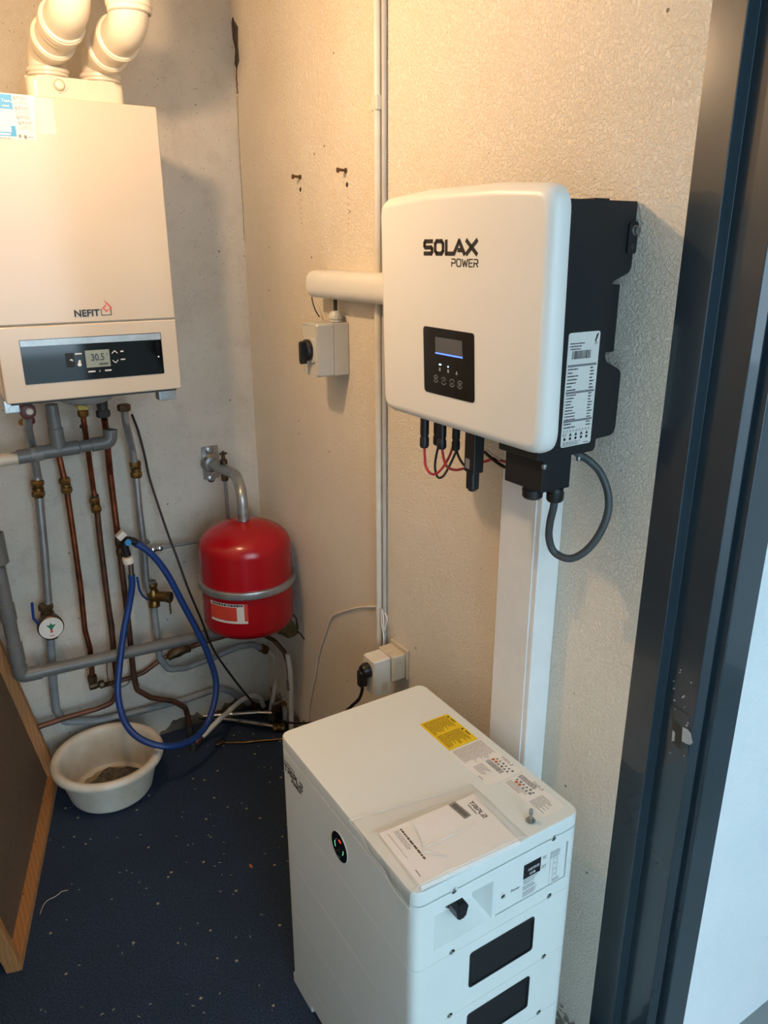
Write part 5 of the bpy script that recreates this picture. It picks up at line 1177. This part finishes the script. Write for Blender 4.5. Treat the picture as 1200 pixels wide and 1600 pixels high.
b = BM(); lines(b, FM, -Lm/2+.012, -Wm/2+.022, -Lm/2+.07, -Wm/2+.031, 3, c_, 0.35, 0.4, 5); lines(b, FM, -Lm/2+.012, -Wm/2+.012, Lm/2-.06, -Wm/2+.0128, 1, c_, 1.0, 0, 6); lines(b, FM, Lm/2-.035, -Wm/2+.010, Lm/2-.02, -Wm/2+.012, 1, c_, 0.9, 0, 7)
obj('small_print', b, 'grey_ink', mn, smooth=0)
FS2 = F(FM.p(-Lm/2+.020, Wm/2-.045, 0.0053), FM.u*0.98+FM.v*0.12, FM.v)
FS2 = F(FS2.o, FS2.u, Z_.cross(FS2.u))
b = prism(BM(), FS2, rrect(0.042, 0.015, 0.001, 0.004, 0), 0, 0.0004)
tp = obj('barcode_sticker', b, 'greyplastic', mn)
b = bars(BM(), FS2, -0.012, -0.005, 0.022, 0.004, 0.0006, 6); obj('barcode', b, 'black_ink', mn, smooth=0)
# bag: a wrinkled sheet over the manual with a flap hanging over the left edge
nx, ny = 46, 34
bl = [Vector(p) for p in [(-0.428, -1.379, 0.668), (-0.202, -1.415, 0.668), (-0.206, -1.567, 0.668), (-0.464, -1.558, 0.668)]]
b = BM(); R = random.Random(9)
def hgt(P):
    a, c = FM.loc(P); dx_, dy_ = max(abs(a)-Lm/2, 0), max(abs(c)-Wm/2, 0)
    dd = math.hypot(dx_, dy_); base = 0.0062*max(0, 1-dd/0.012) + 0.0012
    wr_ = 0.0022*math.sin(38*a+60*c+2)*math.sin(55*c-30*a) + 0.0030*math.exp(-((c-0.9*a-0.01)/0.006)**2) + 0.0035*math.exp(-((c+0.055-0.25*a)/0.005)**2)*(a > -0.05)
    edge = 0.004*math.exp(-((c-Wm/2-.008)/0.006)**2)
    return bt + base + max(0.0, wr_*0.8 + edge) + 0.0004
V = []
for i in range(nx+1):
    row = []
    for j in range(ny+1):
        s, t_ = i/nx, j/ny
        P = (1-t_)*((1-s)*bl[0]+s*bl[3]) + t_*((1-s)*bl[1]+s*bl[2])
        over = x0 + 0.004 - P.x
        if over > 0: P = Vector((x0 - 0.0025 - 0.02*over - 0.002*math.sin(P.y*90), P.y, bt - over*1.0 + 0.004))
        else:
            z = hgt(P); k = min(1.0, -over/0.01); P = Vector((P.x, P.y, z*k + (1-k)*(bt+.004)))
        row.append(b.verts.new(P))
    V.append(row)
for i in range(nx):
    for j in range(ny): b.faces.new((V[i][j], V[i+1][j], V[i+1][j+1], V[i][j+1]))
edge_ = [V[i][ny].co.copy() for i in range(0, nx+1, 2)], [V[0][j].co.copy() for j in range(0, ny+1, 2)], [V[nx][j].co.copy() for j in range(0, ny+1, 2)], [V[i][0].co.copy() for i in range(0, nx+1, 2)]
bagc = sum((v.co for v in b.verts), Vector())/len(b.verts)
bag = thing('plastic_bag', 'clear plastic bag around the manual, drooping over the battery edge', 'bag', (bagc.x, bagc.y, bt+.001))
obj('sheet', b, 'film', bag, smooth=180)
b = BM()
for L_ in edge_: tube(b, [p+Vector((0, 0, 0.0004)) for p in L_], 0.0005, 5)
obj('edge_glint', b, 'film_glint', bag, kind='stuff')  # thin pale tubes painting the highlight along the bag's border
b = BM()
for (u0, v0), (u1, v1), k in (((-0.30, -0.22), (0.06, -0.30), 1), ((0.06, -0.30), (0.30, -0.12), 1), ((-0.02, 0.30), (0.02, -0.28), 0.7), ((-0.40, 0.47), (0.45, 0.49), 1.2), ((-0.42, -0.2), (-0.1, -0.26), 0.6)):
    pts = []
    for i in range(13):
        t_ = i/12; a, c = (u0+(u1-u0)*t_)*Lm, (v0+(v1-v0)*t_)*Wm; a += 0.0008*math.sin(i*1.7); c += 0.004*math.sin(PI*t_)*(-1)**int(k*10)
        P = FM.p(a, c); pts.append(Vector((P.x, P.y, hgt(P)+0.0003)))
    tube(b, pts, [0.0002+0.0006*k*math.sin(PI*min(0.98, max(0.02, i/12))) for i in range(13)], 5)
obj('crease_glint', b, 'film_glint', bag, kind='stuff')  # pale lines painted as glints where the film is crinkled
bq = Vector((-0.174, -1.54, 0.667))
b = lathe(BM(), [(0.0075, 0.0006), (0.0085, 0.0012), (0.0085, 0.002), (0.005, 0.0022), (0.005, 0.006), (0.0028, 0.0065), (0.0028, 0.014), (0.0036, 0.0145), (0.0036, 0.023), (0.003, 0.024)], bq, Z_, 14)
solo('loose_bolt', b, 'zinc', 'small bolt standing on its head on the battery lid', 'bolt')

# ---- bits on the carpet
R = random.Random(12); b = BM()
for k in range(150):
    x, y = R.uniform(-0.95, -0.05), R.uniform(-1.6, -0.1)
    if (x > -0.47 and y < -1.05) or (x+0.62)**2+(y+0.196)**2 < 0.03 or x < -0.70+(y+0.041)*0.296: continue
    a = R.random()*PI; l_ = R.uniform(0.002, 0.007); d = Vector((math.cos(a), math.sin(a), 0))*l_
    p = Vector((x, y, 0.0015)); tube(b, [p-d*0.5, p+Vector((0, 0, 0.001)), p+d*0.5+Vector((d.y*0.4, -d.x*0.4, 0))], 0.0007, 5)
solo('lint_crumbs', b, 'lint', 'pale lint and plaster crumbs scattered over the navy carpet', 'debris', kind='stuff')
solo('lint_thread', tube(BM(), spline([(-0.889, -0.584, 0.002), (-0.879, -0.562, 0.002), (-0.866, -0.549, 0.002), (-0.851, -0.547, 0.002), (-0.838, -0.543, 0.002), (-0.83, -0.538, 0.002), (-0.815, -0.542, 0.002)], 5), 0.0009, 6), 'lint', 'long white thread on the carpet right of the leaning board', 'thread')
p = Vector((-0.379, -0.719, 0.003)); solo('red_scrap', bx(p-Vector((0.003, 0.006, 0.003)), p+Vector((0.003, 0.006, 0.001)), 0.0008), 'orange_ink', 'tiny orange scrap on the carpet left of the battery', 'scrap')

# ---- the lamp that lights the room (out of the picture, on the ceiling)
lt = thing('pendant_lamp', 'bare bulb hanging from the ceiling on a short cord', 'lamp', LAMP)
obj('cord', tube(BM(), [(LAMP[0], LAMP[1], LAMP[2]+.12), (LAMP[0], LAMP[1], CEIL)], 0.004, 8), 'cable_white', lt)
obj('lamp_holder', lathe(BM(), [(0.014, 0.07), (0.02, 0.075), (0.02, 0.12), (0.008, 0.13)], LAMP, Z_, 18), 'whiteplastic', lt)
ld = bpy.data.lights.new('bulb_light', 'POINT'); ld.energy = LAMP_W; ld.color = LAMP_COL; ld.shadow_soft_size = 0.028
lo = bpy.data.objects.new('bulb_light', ld); COL.objects.link(lo); lo.parent = lt
